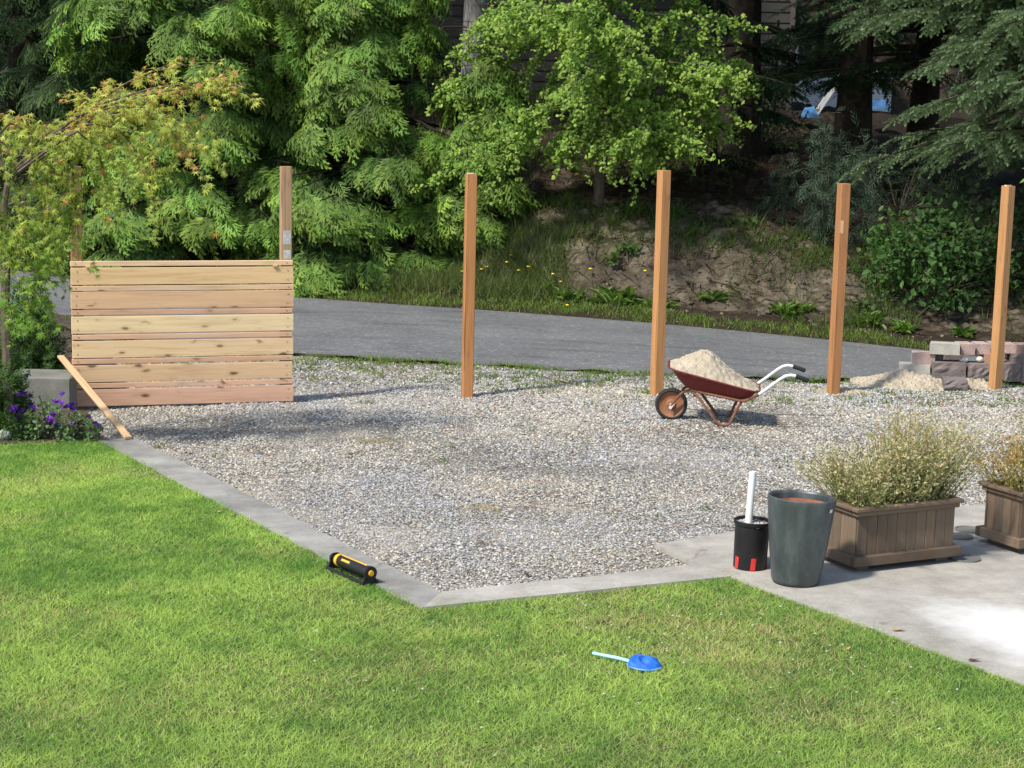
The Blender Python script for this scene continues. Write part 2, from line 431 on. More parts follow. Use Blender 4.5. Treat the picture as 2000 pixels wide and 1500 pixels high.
# small undercuts push the clay face out
nx_, nu_ = X.shape
idx = np.arange(nx_ * nu_).reshape(nx_, nu_)
F = np.stack([idx[:-1, :-1], idx[1:, :-1], idx[1:, 1:], idx[:-1, 1:]], -1).reshape(-1, 4)
Yd = Yg - np.where((U > 0.8) & (U < 2.6), 0.10 * (fbm(X * 4, Z * 6, 21) - 0.4), 0)
tag(link('hillside', mesh_np('hillside', np.stack([X, Yd, Z], -1).reshape(-1, 3), F), M_bank), kind='structure')

# the near side of the road: lip strip falling from the gravel to the asphalt
V = []; F = []
for i in range(160):
    for j in range(4):
        t = j / 3; p = lp[i] * (1 - t) + nr[i] * t
        if j == 3: p = p + np.array([0, .08, -.03])
        if j == 0: p = p + np.array([0, -.05, .012])
        V.append(p + np.array([0, 0, 0.02 * math.sin(i * 1.7 + j)]))
for i in range(159):
    for j in range(3):
        a = i * 4 + j; F.append((a, a + 4, a + 5, a + 1))
tag(link('verge', mesh_np('verge', np.array(V), np.array(F), smooth=True), M_soil), kind='structure')

def gz(x, y):
    return 0.035 * (fbm(np.asarray(x) * 0.8, np.asarray(y) * 0.8, 30) - 0.5) + 0.02 * (vn(np.asarray(x) * 3, np.asarray(y) * 3, 31) - 0.5)
GRAVEL = [(-4.6, 18.5), (-3.75, 15.4), (-3.33, 14.25), (-2.95, 13.1), (-0.45, 8.95), (1.0, 9.65), (3.2, 8.6), (9, 8.6), (9, 16.3), (6, 16.83), (4.4, 16.91), (3.4, 16.70), (2.78, 16.45), (.47, 16.91), (-2.08, 17.48)]
gxs = np.arange(-5, 9.05, 0.1); gys = np.arange(8.5, 18.7, 0.1)
X, Y = np.meshgrid(gxs, gys, indexing='ij'); ins = inpoly(X + .05, Y + .05, GRAVEL)
idx = np.arange(X.size).reshape(X.shape)
F = np.stack([idx[:-1, :-1], idx[1:, :-1], idx[1:, 1:], idx[:-1, 1:]], -1)[ins[:-1, :-1]]
tag(link('gravel_yard', mesh_np('gravel_yard', np.stack([X, Y, gz(X, Y)], -1).reshape(-1, 3), F, smooth=True), M_gbed), kind='structure')
s_ = MB(); s_.add([(-30, -6, -.05), (30, -6, -.05), (30, 14.0, -.05), (6, 15.5, -.05), (-4.6, 18.0, -.05), (-30, 28, -.05)], [(0, 1, 2, 3, 4, 5)])
tag(s_.build('yard_soil', M_soil), kind='structure')

# concrete curb and patio
C0, C1, C2 = np.array([-2.95, 12.93]), np.array([-.42, 8.78]), np.array([1.18, 9.5])
d1 = (C1 - C0) / np.linalg.norm(C1 - C0); n1_ = np.array([-d1[1], d1[0]])
d2 = (C2 - C1) / np.linalg.norm(C2 - C1); n2_ = np.array([-d2[1], d2[0]])
CI = np.array([-.335, 9.08])
cb = MB(); L_ = 30
left = [C0 + (C1 - C0) * i / L_ + n1_ * random.uniform(-.012, .012) for i in range(L_ + 1)]
inner = [np.array([-2.70, 13.03]) + (CI - np.array([-2.70, 13.03])) * i / L_ + n1_ * random.uniform(-.015, .015) for i in range(L_ + 1)]
cb.prism([tuple(p) for p in left] + [tuple(p) for p in inner[::-1]], -.1, 0.028)
cbo = cb.build('kerb', M_curb); tag(cbo, kind='structure')
cb = MB()
cb.prism([tuple(C1 + n1_ * .003 + d2 * .004), tuple(C1 + d2 * .8), tuple(C2), (1.03, 9.76), (.5, 9.47), tuple(CI + np.array([.004, -.001]))], -.1, 0.034)
tag(cb.build('kerb', M_patio), kind='structure')
PATIO = [(1.184, 9.5), (1.75, 8.62), (2.28, 7.79), (3.5, 5.8), (9, 8.4), (9, 14.2), (2.82, 11.35), (1.29, 10.52), (.83, 10.18), (1.034, 9.76)]
cb = MB(); cb.prism(PATIO, -.1, 0.030); tag(cb.build('patio', M_patio), kind='structure')

# low concrete wall and raised bed at the left
W0 = G(150, 806)
wl_ = empty('garden_wall', (-3.42, 14.10, 0), 0, 'low grey concrete garden wall running from the maple bed to the fence panel', 'wall')
b = MB(); b.box((-1.6, 0, -.1), (0.0, .42, .285), .012, .004); b.build('wall_block', M_wallc, wl_)
b = MB(); b.prism([(-9, 14.5), (-3.42, 14.5), (-3.3, 15.0), (-4.3, 18.4), (-9, 20.4)], -.2, .22)
rb = b.build('raised_ground', M_soil); tag(rb, kind='structure')
b = MB(); b.prism([(-8, 12.75), (-3.6, 12.70), (-2.98, 12.92), (-2.98, 13.1), (-3.3, 14.1), (-8, 14.1)], -.1, .03)
tag(b.build('flower_bed', M_soil), kind='structure')

# lawn sheet
LAWN = [(-8, 12.72), (-3.6, 12.68), (-2.94, 12.92), (-.42, 8.80), (1.19, 9.525), (2.295, 7.80), (3.5, 5.78), (3.5, 3), (-8, 3)]
k = NT('lawn soil', 0.95); _v = k.coord('Object'); k.base(k.ramp(k.noise(_v, 9, 6), [(.3, (.03, .045, .012)), (.7, (.085, .095, .03))])); k.bump(k.noise(_v, 60, 4), .5, .02)
b = MB(); b.add([(p[0], p[1], .017) for p in LAWN], [tuple(range(len(LAWN)))]); tag(b.build('lawn', k.m), kind='structure')

# ------------------------------------------------------------------ grass, gravel (stuff)
def in_view(x, y, margin=0.32):
    return (np.abs(x - 0.0) < 0.278 * y * 1.02 + margin) & (y > 6.3)
LG = [(p[0], p[1]) for p in LAWN]
OCT_ = (np.array([[1, 0, 0], [0, 1, 0], [-1, 0, 0], [0, -1, 0], [0, 0, .8]], float), np.array([[0, 1, 4], [1, 2, 4], [2, 3, 4], [3, 0, 4]]), np.zeros(5))
n = 760000
px = rnd(-4.6, 3.2, n); py = 6.3 + (12.95 - 6.3) * rng.random(n) ** 1.05
edge = 0.075 * (fbm(px * 7, py * 7, 40) - .45)
ok = inpoly(px + edge, py + edge, LG) & in_view(px, py)
px, py = px[ok], py[ok]; n = len(px)
def lawn_cols(px, py):
    n = len(px)
    a = fbm(px * 1.1, py * 1.1, 50, 5); bq = fbm(px * 4.5, py * 4.5, 55, 4); f = rng.random(n)
    dark = np.array([.20, .365, .08]); bright = np.array([.47, .62, .16]); straw = np.array([.62, .54, .27])
    t = np.clip((a - .36) / .24, 0, 1) * .5 + np.clip((bq - .32) / .34, 0, 1) * .5
    t = np.clip(t + (fbm(px * 13, py * 13, 58, 3) - .5) * .9, 0, 1)
    c = dark + (bright - dark) * t[:, None]
    dry = np.exp(-(((px - 1.1) / .75) ** 2 + ((py - 8.55) / .75) ** 2)) * .62 + np.exp(-(((px - .15) / .5) ** 2 + ((py - 8.55) / .25) ** 2)) * .3
    dry = dry * np.clip((fbm(px * 3, py * 3, 60) - .33) / .25, 0, 1.3) + np.clip(fbm(px * 2, py * 2, 64) - .52, 0, 1) * 1.6
    m = (f < dry * .75)[:, None]
    c = np.where(m, straw * rnd(.7, 1.15, n)[:, None], c)
    return c * rnd(.72, 1.28, n)[:, None]
def blades(px, py, pz, h, w, lean, cols):
    n = len(px); th = rnd(0, 2 * np.pi, n); ph = rnd(0, 2 * np.pi, n)
    L = lean * np.abs(rng.normal(size=n)) + .05
    base = np.stack([px, py, pz], 1); sx = np.stack([np.cos(th), np.sin(th), np.zeros(n)], 1) * (w / 2)[:, None]
    tip = base + np.stack([np.cos(ph) * L * h, np.sin(ph) * L * h, h], 1)
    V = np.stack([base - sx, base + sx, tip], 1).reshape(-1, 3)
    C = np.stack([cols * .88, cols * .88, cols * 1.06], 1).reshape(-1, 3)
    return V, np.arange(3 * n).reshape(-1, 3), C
hh = (0.015 + .013 * rng.random(n)) * (0.75 + .6 * fbm(px * 2.2, py * 2.2, 70))
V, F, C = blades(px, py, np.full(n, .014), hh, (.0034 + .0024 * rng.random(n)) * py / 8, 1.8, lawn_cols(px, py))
nc = 130; cx_ = np.r_[rnd(-1.6, 2.2, nc // 2), rnd(.3, 2.0, nc - nc // 2)]; cy_ = np.r_[rnd(6.6, 9.2, nc // 2), rnd(7.2, 9.0, nc - nc // 2)]; okc = inpoly(cx_, cy_, LG); cx_, cy_ = cx_[okc], cy_[okc]; nc = len(cx_)
VC = inst(OCT_, np.stack([cx_, cy_, np.full(nc, .036)], 1), np.tile(np.eye(3), (nc, 1, 1)), rnd(.004, .008, nc), np.tile([.62, .62, .52], (nc, 1)))
V, F, C = join([(V, F, C), VC])
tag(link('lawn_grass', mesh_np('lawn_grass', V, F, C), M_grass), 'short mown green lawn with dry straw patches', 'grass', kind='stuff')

GP = [np.array(p) for p in GRAVEL]
n = 330000
px = rnd(-5, 6.0, n); py = 8.9 + (17.6 - 8.9) * rng.random(n) ** 1.1
ok = inpoly(px, py, GRAVEL) & in_view(px, py)
CURBX = [tuple(p) for p in left] + [tuple(p) for p in inner[::-1]]
ok &= ~inpoly(px, py, [tuple(C1), (1.18, 9.5), (1.03, 9.77), (.5, 9.47), tuple(CI)]) & ~inpoly(px, py, CURBX)
pat_edge = .06 * (fbm(px * 5, py * 5, 80) - .5)
ok &= ~inpoly(px + pat_edge, py + pat_edge, PATIO)
dens = np.clip(.68 + 1.1 * (fbm(px * .9, py * .9, 84) - .40) * 2.4, .16, 1) * np.where(py > 15.6, np.clip(1 - (py - 15.6) / 2.6, .35, 1), 1)
ok &= rng.random(n) < dens * .92 * np.clip(1.25 - (py - 9) * .05, .6, 1)
px, py = px[ok], py[ok]; n = len(px)
OCT = (np.array([[1, 0, 0], [.25, .95, 0], [-.85, .55, .05], [-.75, -.65, 0], [.4, -.9, .02], [.25, .1, .72], [-.35, -.1, .66]], float),
       np.array([[0, 1, 5], [1, 2, 5], [2, 6, 5], [2, 3, 6], [3, 4, 6], [4, 5, 6], [4, 0, 5]]), np.zeros(7))
pal = np.array([[.41, .41, .405], [.29, .297, .305], [.185, .19, .198], [.54, .52, .475], [.46, .40, .31], [.36, .33, .29], [.62, .61, .575], [.25, .185, .14], [.12, .123, .126], [.34, .355, .375]])
pal_ = pal.mean(0) + (pal - pal.mean(0)) * .78
pc = pal_[rng.choice(len(pal), n, p=[.19, .20, .12, .09, .09, .10, .045, .025, .05, .09])]
warm = np.clip((fbm(px * 1.0, py * 1.0, 90) - .5) * 4, -1, 1)
pc = pc * np.array([1.025, 1.0, .95]) * (1 + np.stack([.07 * warm, .03 * warm, -.06 * warm], 1)) * rnd(.85, 1.18, n)[:, None]
rust = (fbm(px * 3.5, py * 3.5, 95) > .70) & (rng.random(n) < .25)
pc[rust] = np.array([.22, .12, .075])
th = rnd(0, 2 * np.pi, n); til = rng.normal(size=(n, 2)) * .22
d = np.stack([np.cos(th), np.sin(th), til[:, 0]], 1); up = np.stack([til[:, 1], til[:, 0], np.ones(n)], 1)
R = rot_frames(d, up); R[:, :, 1] *= rnd(.55, 1.0, n)[:, None]; R[:, :, 2] *= rnd(.6, 1.1, n)[:, None]
sz = rnd(.0048, .0112, n) * np.clip(py / 10.5, 1, 1.45); sz = np.where(rng.random(n) < .03, sz * 1.6, sz)
PYR = (np.array([[1, 0, 0], [.2, .95, 0], [-.9, .4, 0], [-.5, -.8, 0], [.5, -.75, 0], [.05, .05, .72]], float), np.array([[0, 1, 5], [1, 2, 5], [2, 3, 5], [3, 4, 5], [4, 0, 5]]), np.zeros(6))
gp = np.stack([px, py, gz(px, py) + rnd(-.003, .004, n)], 1); nearm = py < 10.6
V, F, C = join([inst(OCT, gp[nearm], R[nearm], sz[nearm], pc[nearm]), inst(PYR, gp[~nearm], R[~nearm], sz[~nearm], pc[~nearm])])
tag(link('gravel', mesh_np('gravel', V, F, C), M_stone), 'loose grey and tan gravel covering the yard', 'gravel', kind='stuff')

# weeds sprouting through the gravel and along its road edge
def tufts(n, region, hrange, wid, colA, colB, zf, keep=None, lean=.9, per=9, spread=.05):
    cx = rnd(region[0], region[1], n); cy = rnd(region[2], region[3], n)
    if keep is not None:
        ok = keep(cx, cy); cx, cy = cx[ok], cy[ok]
    x = np.repeat(cx, per) + rng.normal(size=len(cx) * per) * spread; y = np.repeat(cy, per) + rng.normal(size=len(cx) * per) * spread
    n = len(x); f = rng.random(n)[:, None]
    return blades(x, y, zf(x, y) - .003, rnd(hrange[0], hrange[1], n), wid * rnd(.7, 1.4, n), lean, (np.array(colA) * (1 - f) + np.array(colB) * f) * rnd(.7, 1.2, n)[:, None])
def ylip(x): return np.interp(x, lp[:, 0], lp[:, 1])
def kw(x, y):
    e = np.clip(1 - (ylip(x) - y) / 1.5, 0, 1); base = np.clip((fbm(x * 1.2, y * 1.2, 100) - .52) * 3, 0, 1)
    pr = np.where(e > 0, .16 + .8 * e * np.clip((fbm(x * 1.6, y * 1.6, 104) - .34) * 4, 0, 1), 0) + base * .05
    return inpoly(x, y, GRAVEL) & (rng.random(len(x)) < pr) & (y > 10.7)
P1 = tufts(15000, (-4.5, 6, 10, 18.2), (.015, .045), .012, (.10, .19, .03), (.24, .30, .08), lambda x, y: gz(x, y) + .004, kw, 1.3, 8, .04)
gs = G(940, 1000); gs2 = G(740, 860); gs3 = G(890, 805)
def straw(c, n, r): return tufts(n, (c[0] - r, c[0] + r, c[1] - r, c[1] + r), (.01, .022), .006, (.62, .50, .27), (.48, .37, .18), lambda x, y: gz(x, y) + .008, lambda x, y: ((x - c[0]) / r) ** 2 + ((y - c[1]) / (r * .9)) ** 2 < rng.random(len(x)), 4.0, 7, .03)
PS = [straw(gs, 90, .22), straw(gs2, 50, .3), straw(gs3, 40, .3)]
P2 = tufts(500, (-4.5, 6, 10, 17.5), (.01, .02), .006, (.45, .37, .2), (.34, .27, .14), lambda x, y: gz(x, y) + .006, lambda x, y: inpoly(x, y, GRAVEL) & (fbm(x * 1.5, y * 1.5, 111) > .60), 4.0, 8, .05)
V, F, C = join([P1, P2] + PS)
tag(link('gravel_weeds', mesh_np('gravel_weeds', V, F, C), M_grass), 'low green weeds and straw sprouting through the gravel', 'weeds', kind='stuff')
# grass lip at the near road edge, and the far verge strip
def zl(x, y):
    t = np.clip((y - ylip(x)) / .25, 0, 1); return t * (np.interp(x, nr[:, 0], nr[:, 2]) - .01) + .004
P3 = tufts(5200, (-4.6, 6.5, 15, 18.9), (.025, .075), .010, (.10, .19, .03), (.26, .34, .07), zl, lambda x, y: (np.abs(y - ylip(x) - .02) < .13) & (fbm(x * 1.1, y * .4, 120) > np.where(x > .7, .30, .50)), .8, 13, .06)
P3b = tufts(14000, (-4.6, 6.5, 15, 18.9), (.01, .04), .009, (.10, .18, .03), (.24, .28, .08), zl, lambda x, y: (np.abs(y - ylip(x) - .03) < .15) & (fbm(x * 2, y * 2, 121) > .45), 1.6, 4, .05)
V, F, C = join([P3, P3b])
tag(link('roadside_grass', mesh_np('roadside_grass', V, F, C), M_grass), 'fringe of green grass along the gravel side of the road', 'grass', kind='stuff')
bz = lambda x, y: bank_z(x, y)
def uu(x, y): return y - yfar(x)
Q1 = tufts(26000, (-8, 6.4, 19.5, 26), (.022, .065), .013, (.09, .17, .025), (.25, .32, .07), bz, lambda x, y: (uu(x, y) > .03) & (uu(x, y) < .75 + .25 * np.sin(x * 2) - np.clip(x - 1.5, 0, 3) * .17) & (rng.random(len(x)) < .75), .6, 9, .05)
Q2 = tufts(5200, (-1.4, 6.4, 20, 25), (.06, .24), .014, (.05, .10, .02), (.13, .20, .04), bz, lambda x, y: (uu(x, y) > .6) & (uu(x, y) < 2.4) & (fbm(x * 2.4, y * 2.4, 130) > .56), .9, 8, .06)
Q3 = tufts(1500, (-1.9, 0.6, 21.5, 24), (.06, .30), .012, (.05, .10, .025), (.22, .24, .09), bz, lambda x, y: (uu(x, y) > .6) & (uu(x, y) < 1.9) & (x < .45 + .5 * fbm(x * 3, y * 3, 133)) & (fbm(x * 2, y * 2, 134) > .36), .8, 11, .12)
V, F, C = join([Q1, Q2, Q3])
tag(link('verge_grass', mesh_np('verge_grass', V, F, C), M_grass), 'rough grass and weeds growing at the foot of the earth bank', 'grass', kind='stuff')
Q4 = tufts(3500, (-1, 6.4, 22, 27), (.01, .05), .02, (.16, .10, .055), (.09, .055, .03), bz, lambda x, y: (uu(x, y) > 1.0), 6.0, 5, .12)
Q5 = tufts(260, (-1.2, 3.4, 21.9, 24), (.08, .22), .006, (.20, .16, .10), (.12, .09, .06), bz, lambda x, y: (uu(x, y) > 1.2) & (uu(x, y) < 2.6), 2.5, 7, .06)
Q6 = tufts(2600, (-8, 6.4, 19.5, 26), (.004, .012), .022, (.30, .22, .12), (.14, .09, .05), lambda x, y: zfar(x) + .012 + .02 * 0, lambda x, y: (np.abs(uu(x, y) + .03) < .10 * rng.random(len(x)) + .03), 6.0, 4, .05)
Q7 = tufts(160, (-7, 6, 17.5, 23), (.004, .008), .02, (.05, .045, .04), (.22, .17, .1), lambda x, y: np.interp((y - np.interp(x, nr[:, 0], nr[:, 1])) / (yfar(x) - np.interp(x, nr[:, 0], nr[:, 1])), [0, 1], [0, 1]) * (zfar(x) - np.interp(x, nr[:, 0], nr[:, 2])) + np.interp(x, nr[:, 0], nr[:, 2]) + .032, lambda x, y: (y > np.interp(x, nr[:, 0], nr[:, 1]) + .1) & (y < yfar(x) - .1), 5.0, 1, .05)
nb_ = 900; bx_ = rnd(-.6, 5.5, nb_); bu_ = rnd(.5, 2.5, nb_); by_ = yfar(bx_) + bu_
d = np.stack([rng.normal(size=nb_), rng.normal(size=nb_), rng.normal(size=nb_) * .4], 1)
QS = inst(OCT, np.stack([bx_, by_ - .03, bank_z(bx_, by_) + .0], 1), rot_frames(d, np.tile([0., -.3, 1], (nb_, 1))), rng.exponential(.008, nb_) + .006, np.array([.17, .145, .105]) * rnd(.5, 1.7, nb_)[:, None])
V, F, C = join([Q4, Q5, Q6, Q7, QS])
tag(link('leaf_litter', mesh_np('leaf_litter', V, F, C), M_grass), 'brown fallen twigs and leaf litter on the bank', 'litter', kind='stuff')
#@@OBJECTS
# ------------------------------------------------------------------ cedar fence panel
def fence_dir(a, b): return math.atan2(b[1] - a[1], b[0] - a[0])
PA = AT(141, 806, 14.30); PB = AT(573, 776, 14.8)
ang = fence_dir(PA, PB); Lf = math.hypot(PB[0] - PA[0], PB[1] - PA[1])
fp = empty('cedar_fence', (PA[0], PA[1], 0), ang, 'cedar fence panel of alternating wide and narrow boards between two posts', 'fence')
BW, BN, GAP = .1345, .0395, .0095
ztop = 1.168; z = ztop
tones = [(.82, .57, .31), (.76, .50, .30), (.86, .66, .39), (.80, .58, .34), (.74, .51, .30), (.70, .43, .30)]
ntone = [(.82, .57, .36), (.76, .52, .33), (.73, .47, .305), (.73, .47, .305), (.72, .45, .295), (.70, .435, .29)]
M_nail = plain('nail steel', (.12, .10, .09), .5, .5, .2, 30, 0, .6)
nail = MB(); nail.lathe([(.0, -.0035), (.0045, -.003), (.0045, .002)], 8); nail_me = nail.mesh()
for i in range(6):
    for kind, h, tone in (('narrow_board', BN, ntone[i]), ('board', BW, tones[i])):
        x0 = random.uniform(.0, .012); x1 = Lf - random.uniform(.002, .012)
        tl = random.uniform(-.002, .002)
        m = MB(); m.box((0, -.018, -h), (x1 - x0, 0, 0), .0025)
        o = m.build(kind, M_board, fp, loc=(x0, -.001, z + tl)); o.color = tone + (1,)
        for nx in (.045, x1 - x0 - .045):
            for nz in ((-h / 2,) if h < .1 else (-.03, -h + .03)):
                q = link('nail', nail_me, M_nail, o, (nx + random.uniform(-.006, .006), -.0185, nz)); q.rotation_euler = (math.pi / 2, 0, 0)
        z -= h + GAP
for xs in (.135, Lf - .155):
    m = MB(); m.box((-.018, -.034, -.006), (.018, -.0195, .003), .001); o = m.build('spacer_shim', M_board, fp, loc=(xs, 0, ztop - BN - .003)); o.color = (.7, .52, .3, 1)
def post_mesh(h, w=.0889, seed=0):
    m = MB(); b = .006
    r = [(-w / 2 + b, -w / 2), (w / 2 - b, -w / 2), (w / 2, -w / 2 + b), (w / 2, w / 2 - b), (w / 2 - b, w / 2), (-w / 2 + b, w / 2), (-w / 2, w / 2 - b), (-w / 2, -w / 2 + b)]
    zs = [-.25, 0, h * .33, h * .66, h - .004, h]; V = []; F = []
    rr = random.Random(seed)
    for i, z in enumerate(zs):
        s = .985 if i == 5 else 1; ox, oy = (rr.uniform(-.0009, .0009), rr.uniform(-.0009, .0009)) if 1 < i < 5 else (0, 0)
        V += [(x * s + ox, y * s + oy, z) for x, y in r]
    for i in range(5):
        for q in range(8): F.append((i * 8 + q, i * 8 + (q + 1) % 8, i * 8 + 8 + (q + 1) % 8, i * 8 + 8 + q))
    F.append(tuple(range(40, 48))); m.add(V, F); return m.mesh()
for xx, h, tone, sd in ((.055, 1.9, (.30, .17, .09), 1), (Lf - .058, 1.915, (.44, .285, .17), 2)):  # first post's darker brown tone has its shade put into the colour
    o = link('post', post_mesh(h, .0889, sd), M_post, fp, (xx, .0465, 0)); o.color = tone + (1,)
    if sd == 2:
        M_paint = plain('faded paint smear', (.50, .50, .47), .8, .2, .3, 30, .1)
        m = MB(); m.box((-.030, -.0462, -.085), (.034, -.0455, .025), 0, .0); m.build('paint_smear', M_paint, o, loc=(0, 0, 1.38))
        m = MB(); m.box((-.026, -.0462, -.05), (.034, -.0455, .02), 0, .0); m.build('paint_smear', M_paint, o, loc=(0, 0, 1.23))
# ------------------------------------------------------------------ free-standing posts
M_paper = plain('paper tag', (.72, .70, .64), .8, .2, .1, 20, 0)
M_pale = plain('pale wood patch', (.70, .45, .25), .7, .2, .12, 20, 0)
for (bx, by, yy, h, a, tone, lab) in (
        (912, 775, 15.31, 1.865, 12, (.48, .225, .085), 'orange-brown fence post standing alone in gravel, next to the fence panel'),
        (1282, 773, 15.58, 1.92, 27, (.50, .25, .10), 'orange-brown fence post standing just behind the wheelbarrow wheel'),
        (1627, 770, 15.87, 1.83, 17, (.43, .205, .085), 'orange-brown fence post with a pale patch, between wheelbarrow handles and block pile'),
        (1943, 761, 16.33, 1.82, 33, (.48, .25, .105), 'orange-brown fence post standing in front of the concrete block pile')):
    p = AT(bx, by, yy)
    o = link('fence_post', post_mesh(h, .0889, bx), M_post, None, (p[0], p[1], 0)); o.rotation_euler = (random.uniform(-.004, .004), random.uniform(-.004, .004), math.radians(a))
    o.color = tone + (1,); tag(o, lab, 'fence post', 'fence posts waiting for boards')
    if bx == 1627:
        m = MB(); m.box((-.036, -.0468, -.055), (-.008, -.0455, .055)); m.build('pale_patch', M_pale, o, loc=(0, 0, 1.46))
    if bx in (912, 1943):
        m = MB(); m.box((-.030, -.012, 0), (.022, .018, .006), .001, .003); m.build('paper_tag', M_paper, o, loc=(0, 0, h + .001))
# leaning batten
b0 = np.array([-2.735, 12.95, .030]); b1 = np.array([-3.60, 14.52, .375])
dv = b1 - b0; ln = float(np.linalg.norm(dv))
m = MB(); m.box((0, -.026, -.0095), (ln, .026, .0095), .002)
o = m.build('wooden_batten', M_board); o.color = (.70, .47, .27, 1)
rx = Vector(dv).normalized(); yy_ = Vector((0, 0, 1)).cross(rx).normalized(); zz = rx.cross(yy_)
o.matrix_world = Matrix.Translation(Vector(b0) + zz * .012) @ Matrix((rx, yy_, zz)).transposed().to_4x4()
tag(o, 'pale wooden batten leaning on the low concrete wall beside the fence panel', 'batten')

# ------------------------------------------------------------------ wheelbarrow
WB = G(1310, 821); wb = empty('wheelbarrow', (WB[0], WB[1], .004), math.radians(-6), 'old red wheelbarrow with rusty legs and silver handles standing on gravel', 'wheelbarrow')
def rusty(name, paint, rust, amt, rough=.6, scale=10):
    k = NT(name, rough, .35); v = k.coord('Object'); n = k.noise(v, scale, 8, .7)
    c = k.mix(paint, k.ramp(k.noise(v, scale * 4, 5), [(.3, tuple(x * .5 for x in rust)), (.7, rust)]), k.g(n, amt, amt + .12))
    k.base(c); k.bump(n, .2, .004); return k.m
M_tray = rusty('red tray paint', (.175, .030, .026), (.20, .075, .04), .60)
M_rust = rusty('rusted tube', (.19, .065, .04), (.26, .125, .065), .40)
M_rust2 = rusty('rusted rim', (.30, .13, .06), (.20, .085, .045), .52)
M_rubber = plain('black rubber', (.022, .024, .026), .75, .3, .35, 18, .15)
M_alu = plain('worn silver paint', (.66, .67, .68), .35, .5, .12, 12, .05)
def ring(xa, ya, xb, yb, z_, r, n=6):
    pts = []
    for cx, cy, s in ((xb - r, yb - r, 0), (xa + r, yb - r, 1), (xa + r, ya + r, 2), (xb - r, ya + r, 3)):
        for i in range(n + 1):
            a = s * math.pi / 2 + i / n * math.pi / 2
            pts.append((cx + r * math.cos(a), cy + r * math.sin(a)))
    return [(x, y, z_(x)) for x, y in pts]
rimz = lambda x: .45 + (x + .02) / .70 * (.285 - .45)
top = ring(-.02, -.245, .675, .245, rimz, .10)
botz = lambda x: .285 + (x - .11) / .47 * (.205 - .285)
bot = ring(.11, -.17, .575, .17, botz, .08)
out = ring(-.032, -.257, .687, .257, lambda x: rimz(x) - .004, .11); n = len(top)
mid = [tuple((np.array(a) + np.array(b)) / 2 + np.array([0, 0, -.012])) for a, b in zip(top, bot)]
m = MB(); V = out + top + mid + bot + [(a[0], a[1], a[2] + .006) for a in top] + [(a[0], a[1], a[2] + .01) for a in bot]
F = []
for r in range(3):
    for i in range(n): F.append((r * n + i, r * n + (i + 1) % n, (r + 1) * n + (i + 1) % n, (r + 1) * n + i))
F.append(tuple(range(3 * n, 4 * n)))
m.add(V[:4 * n], [f[::-1] for f in F]); tray = m.build('tray', M_tray, wb, True)
m = MB(); m.tube(out + [out[0]], .0075, 6, False); m.build('rim_bead', M_tray, tray, True)
wheel = empty('wheel', (0, 0, .128)); wheel.parent = wb; wheel.rotation_euler = (math.pi / 2, 0, 0)
m = MB(); m.lathe([(.100, -.026), (.110, -.031), (.122, -.026), (.128, -.012), (.1285, 0), (.128, .012), (.122, .026), (.110, .031), (.100, .026)], 40); m.build('tyre', M_rubber, wheel, True)
m = MB(); m.lathe([(.001, .02), (.03, .02), (.04, .008), (.07, .006), (.088, .014), (.1005, .024), (.1005, -.024), (.088, -.014), (.07, -.006), (.04, -.008), (.03, -.02), (.001, -.02)], 32); m.build('wheel_rim', M_rust2, wheel, True)
m = MB(); m.lathe([(.001, .045), (.012, .045), (.012, -.045), (.001, -.045)], 14); m.build('axle', M_alu, wheel, True)
for s in (-1, 1):
    m = MB(); m.tube([(-.005, s * .045, .115), (.03, s * .055, .17), (.085, s * .085, .235), (.13, s * .13, .265), (.17, s * .15, .268)], .011, 8); m.build('fork', M_rust, wb, True)
    m = MB(); m.box((-.012, -.004, -.035), (.012, .004, .035), .001); o = m.build('axle_bracket', M_alu, wb, loc=(0.008, s * .052, .128)); o.rotation_euler = (0, .55, 0)
    pts = [(.16, s * .155, .262), (.22, s * .175, .21), (.355, s * .19, .035), (.375, s * .19, .016), (.40, s * .19, .010), (.44, s * .19, .010), (.46, s * .19, .02), (.475, s * .19, .05), (.52, s * .185, .15), (.555, s * .18, .212)]
    m = MB(); m.tube(pts, .0115, 8); m.build('leg', M_rust, wb, True)
    m = MB(); m.tube([(.15, s * .16, .27), (.35, s * .185, .238), (.56, s * .195, .202)], .011, 8); m.build('frame_rail', M_rust, wb, True)
    m = MB(); m.tube([(.56, s * .196, .203), (.62, s * .215, .235), (.675, s * .262, .272)], .0125, 8); m.build('handle_root', M_rust, wb, True)
    hp = [(.675, s * .262, .272), (.74, s * .262, .322), (.83, s * .262, .395), (.87, s * .262, .422), (.91, s * .262, .432), (.96, s * .262, .425)]
    m = MB(); m.tube(hp, .0135, 10); h_ = m.build('handle', M_alu, wb, True)
    m = MB(); m.tube([(.95, s * .262, .427), (.952, s * .262, .4265), (1.0, s * .262, .412), (1.045, s * .262, .397), (1.05, s * .262, .395)], [.014, .0175, .0165, .0175, .015], 10); m.build('grip', M_rubber, h_, True)
m = MB(); m.tube([(.17, -.15, .268), (.17, .15, .268)], .011, 8); m.build('cross_bar', M_rust, wb, True)
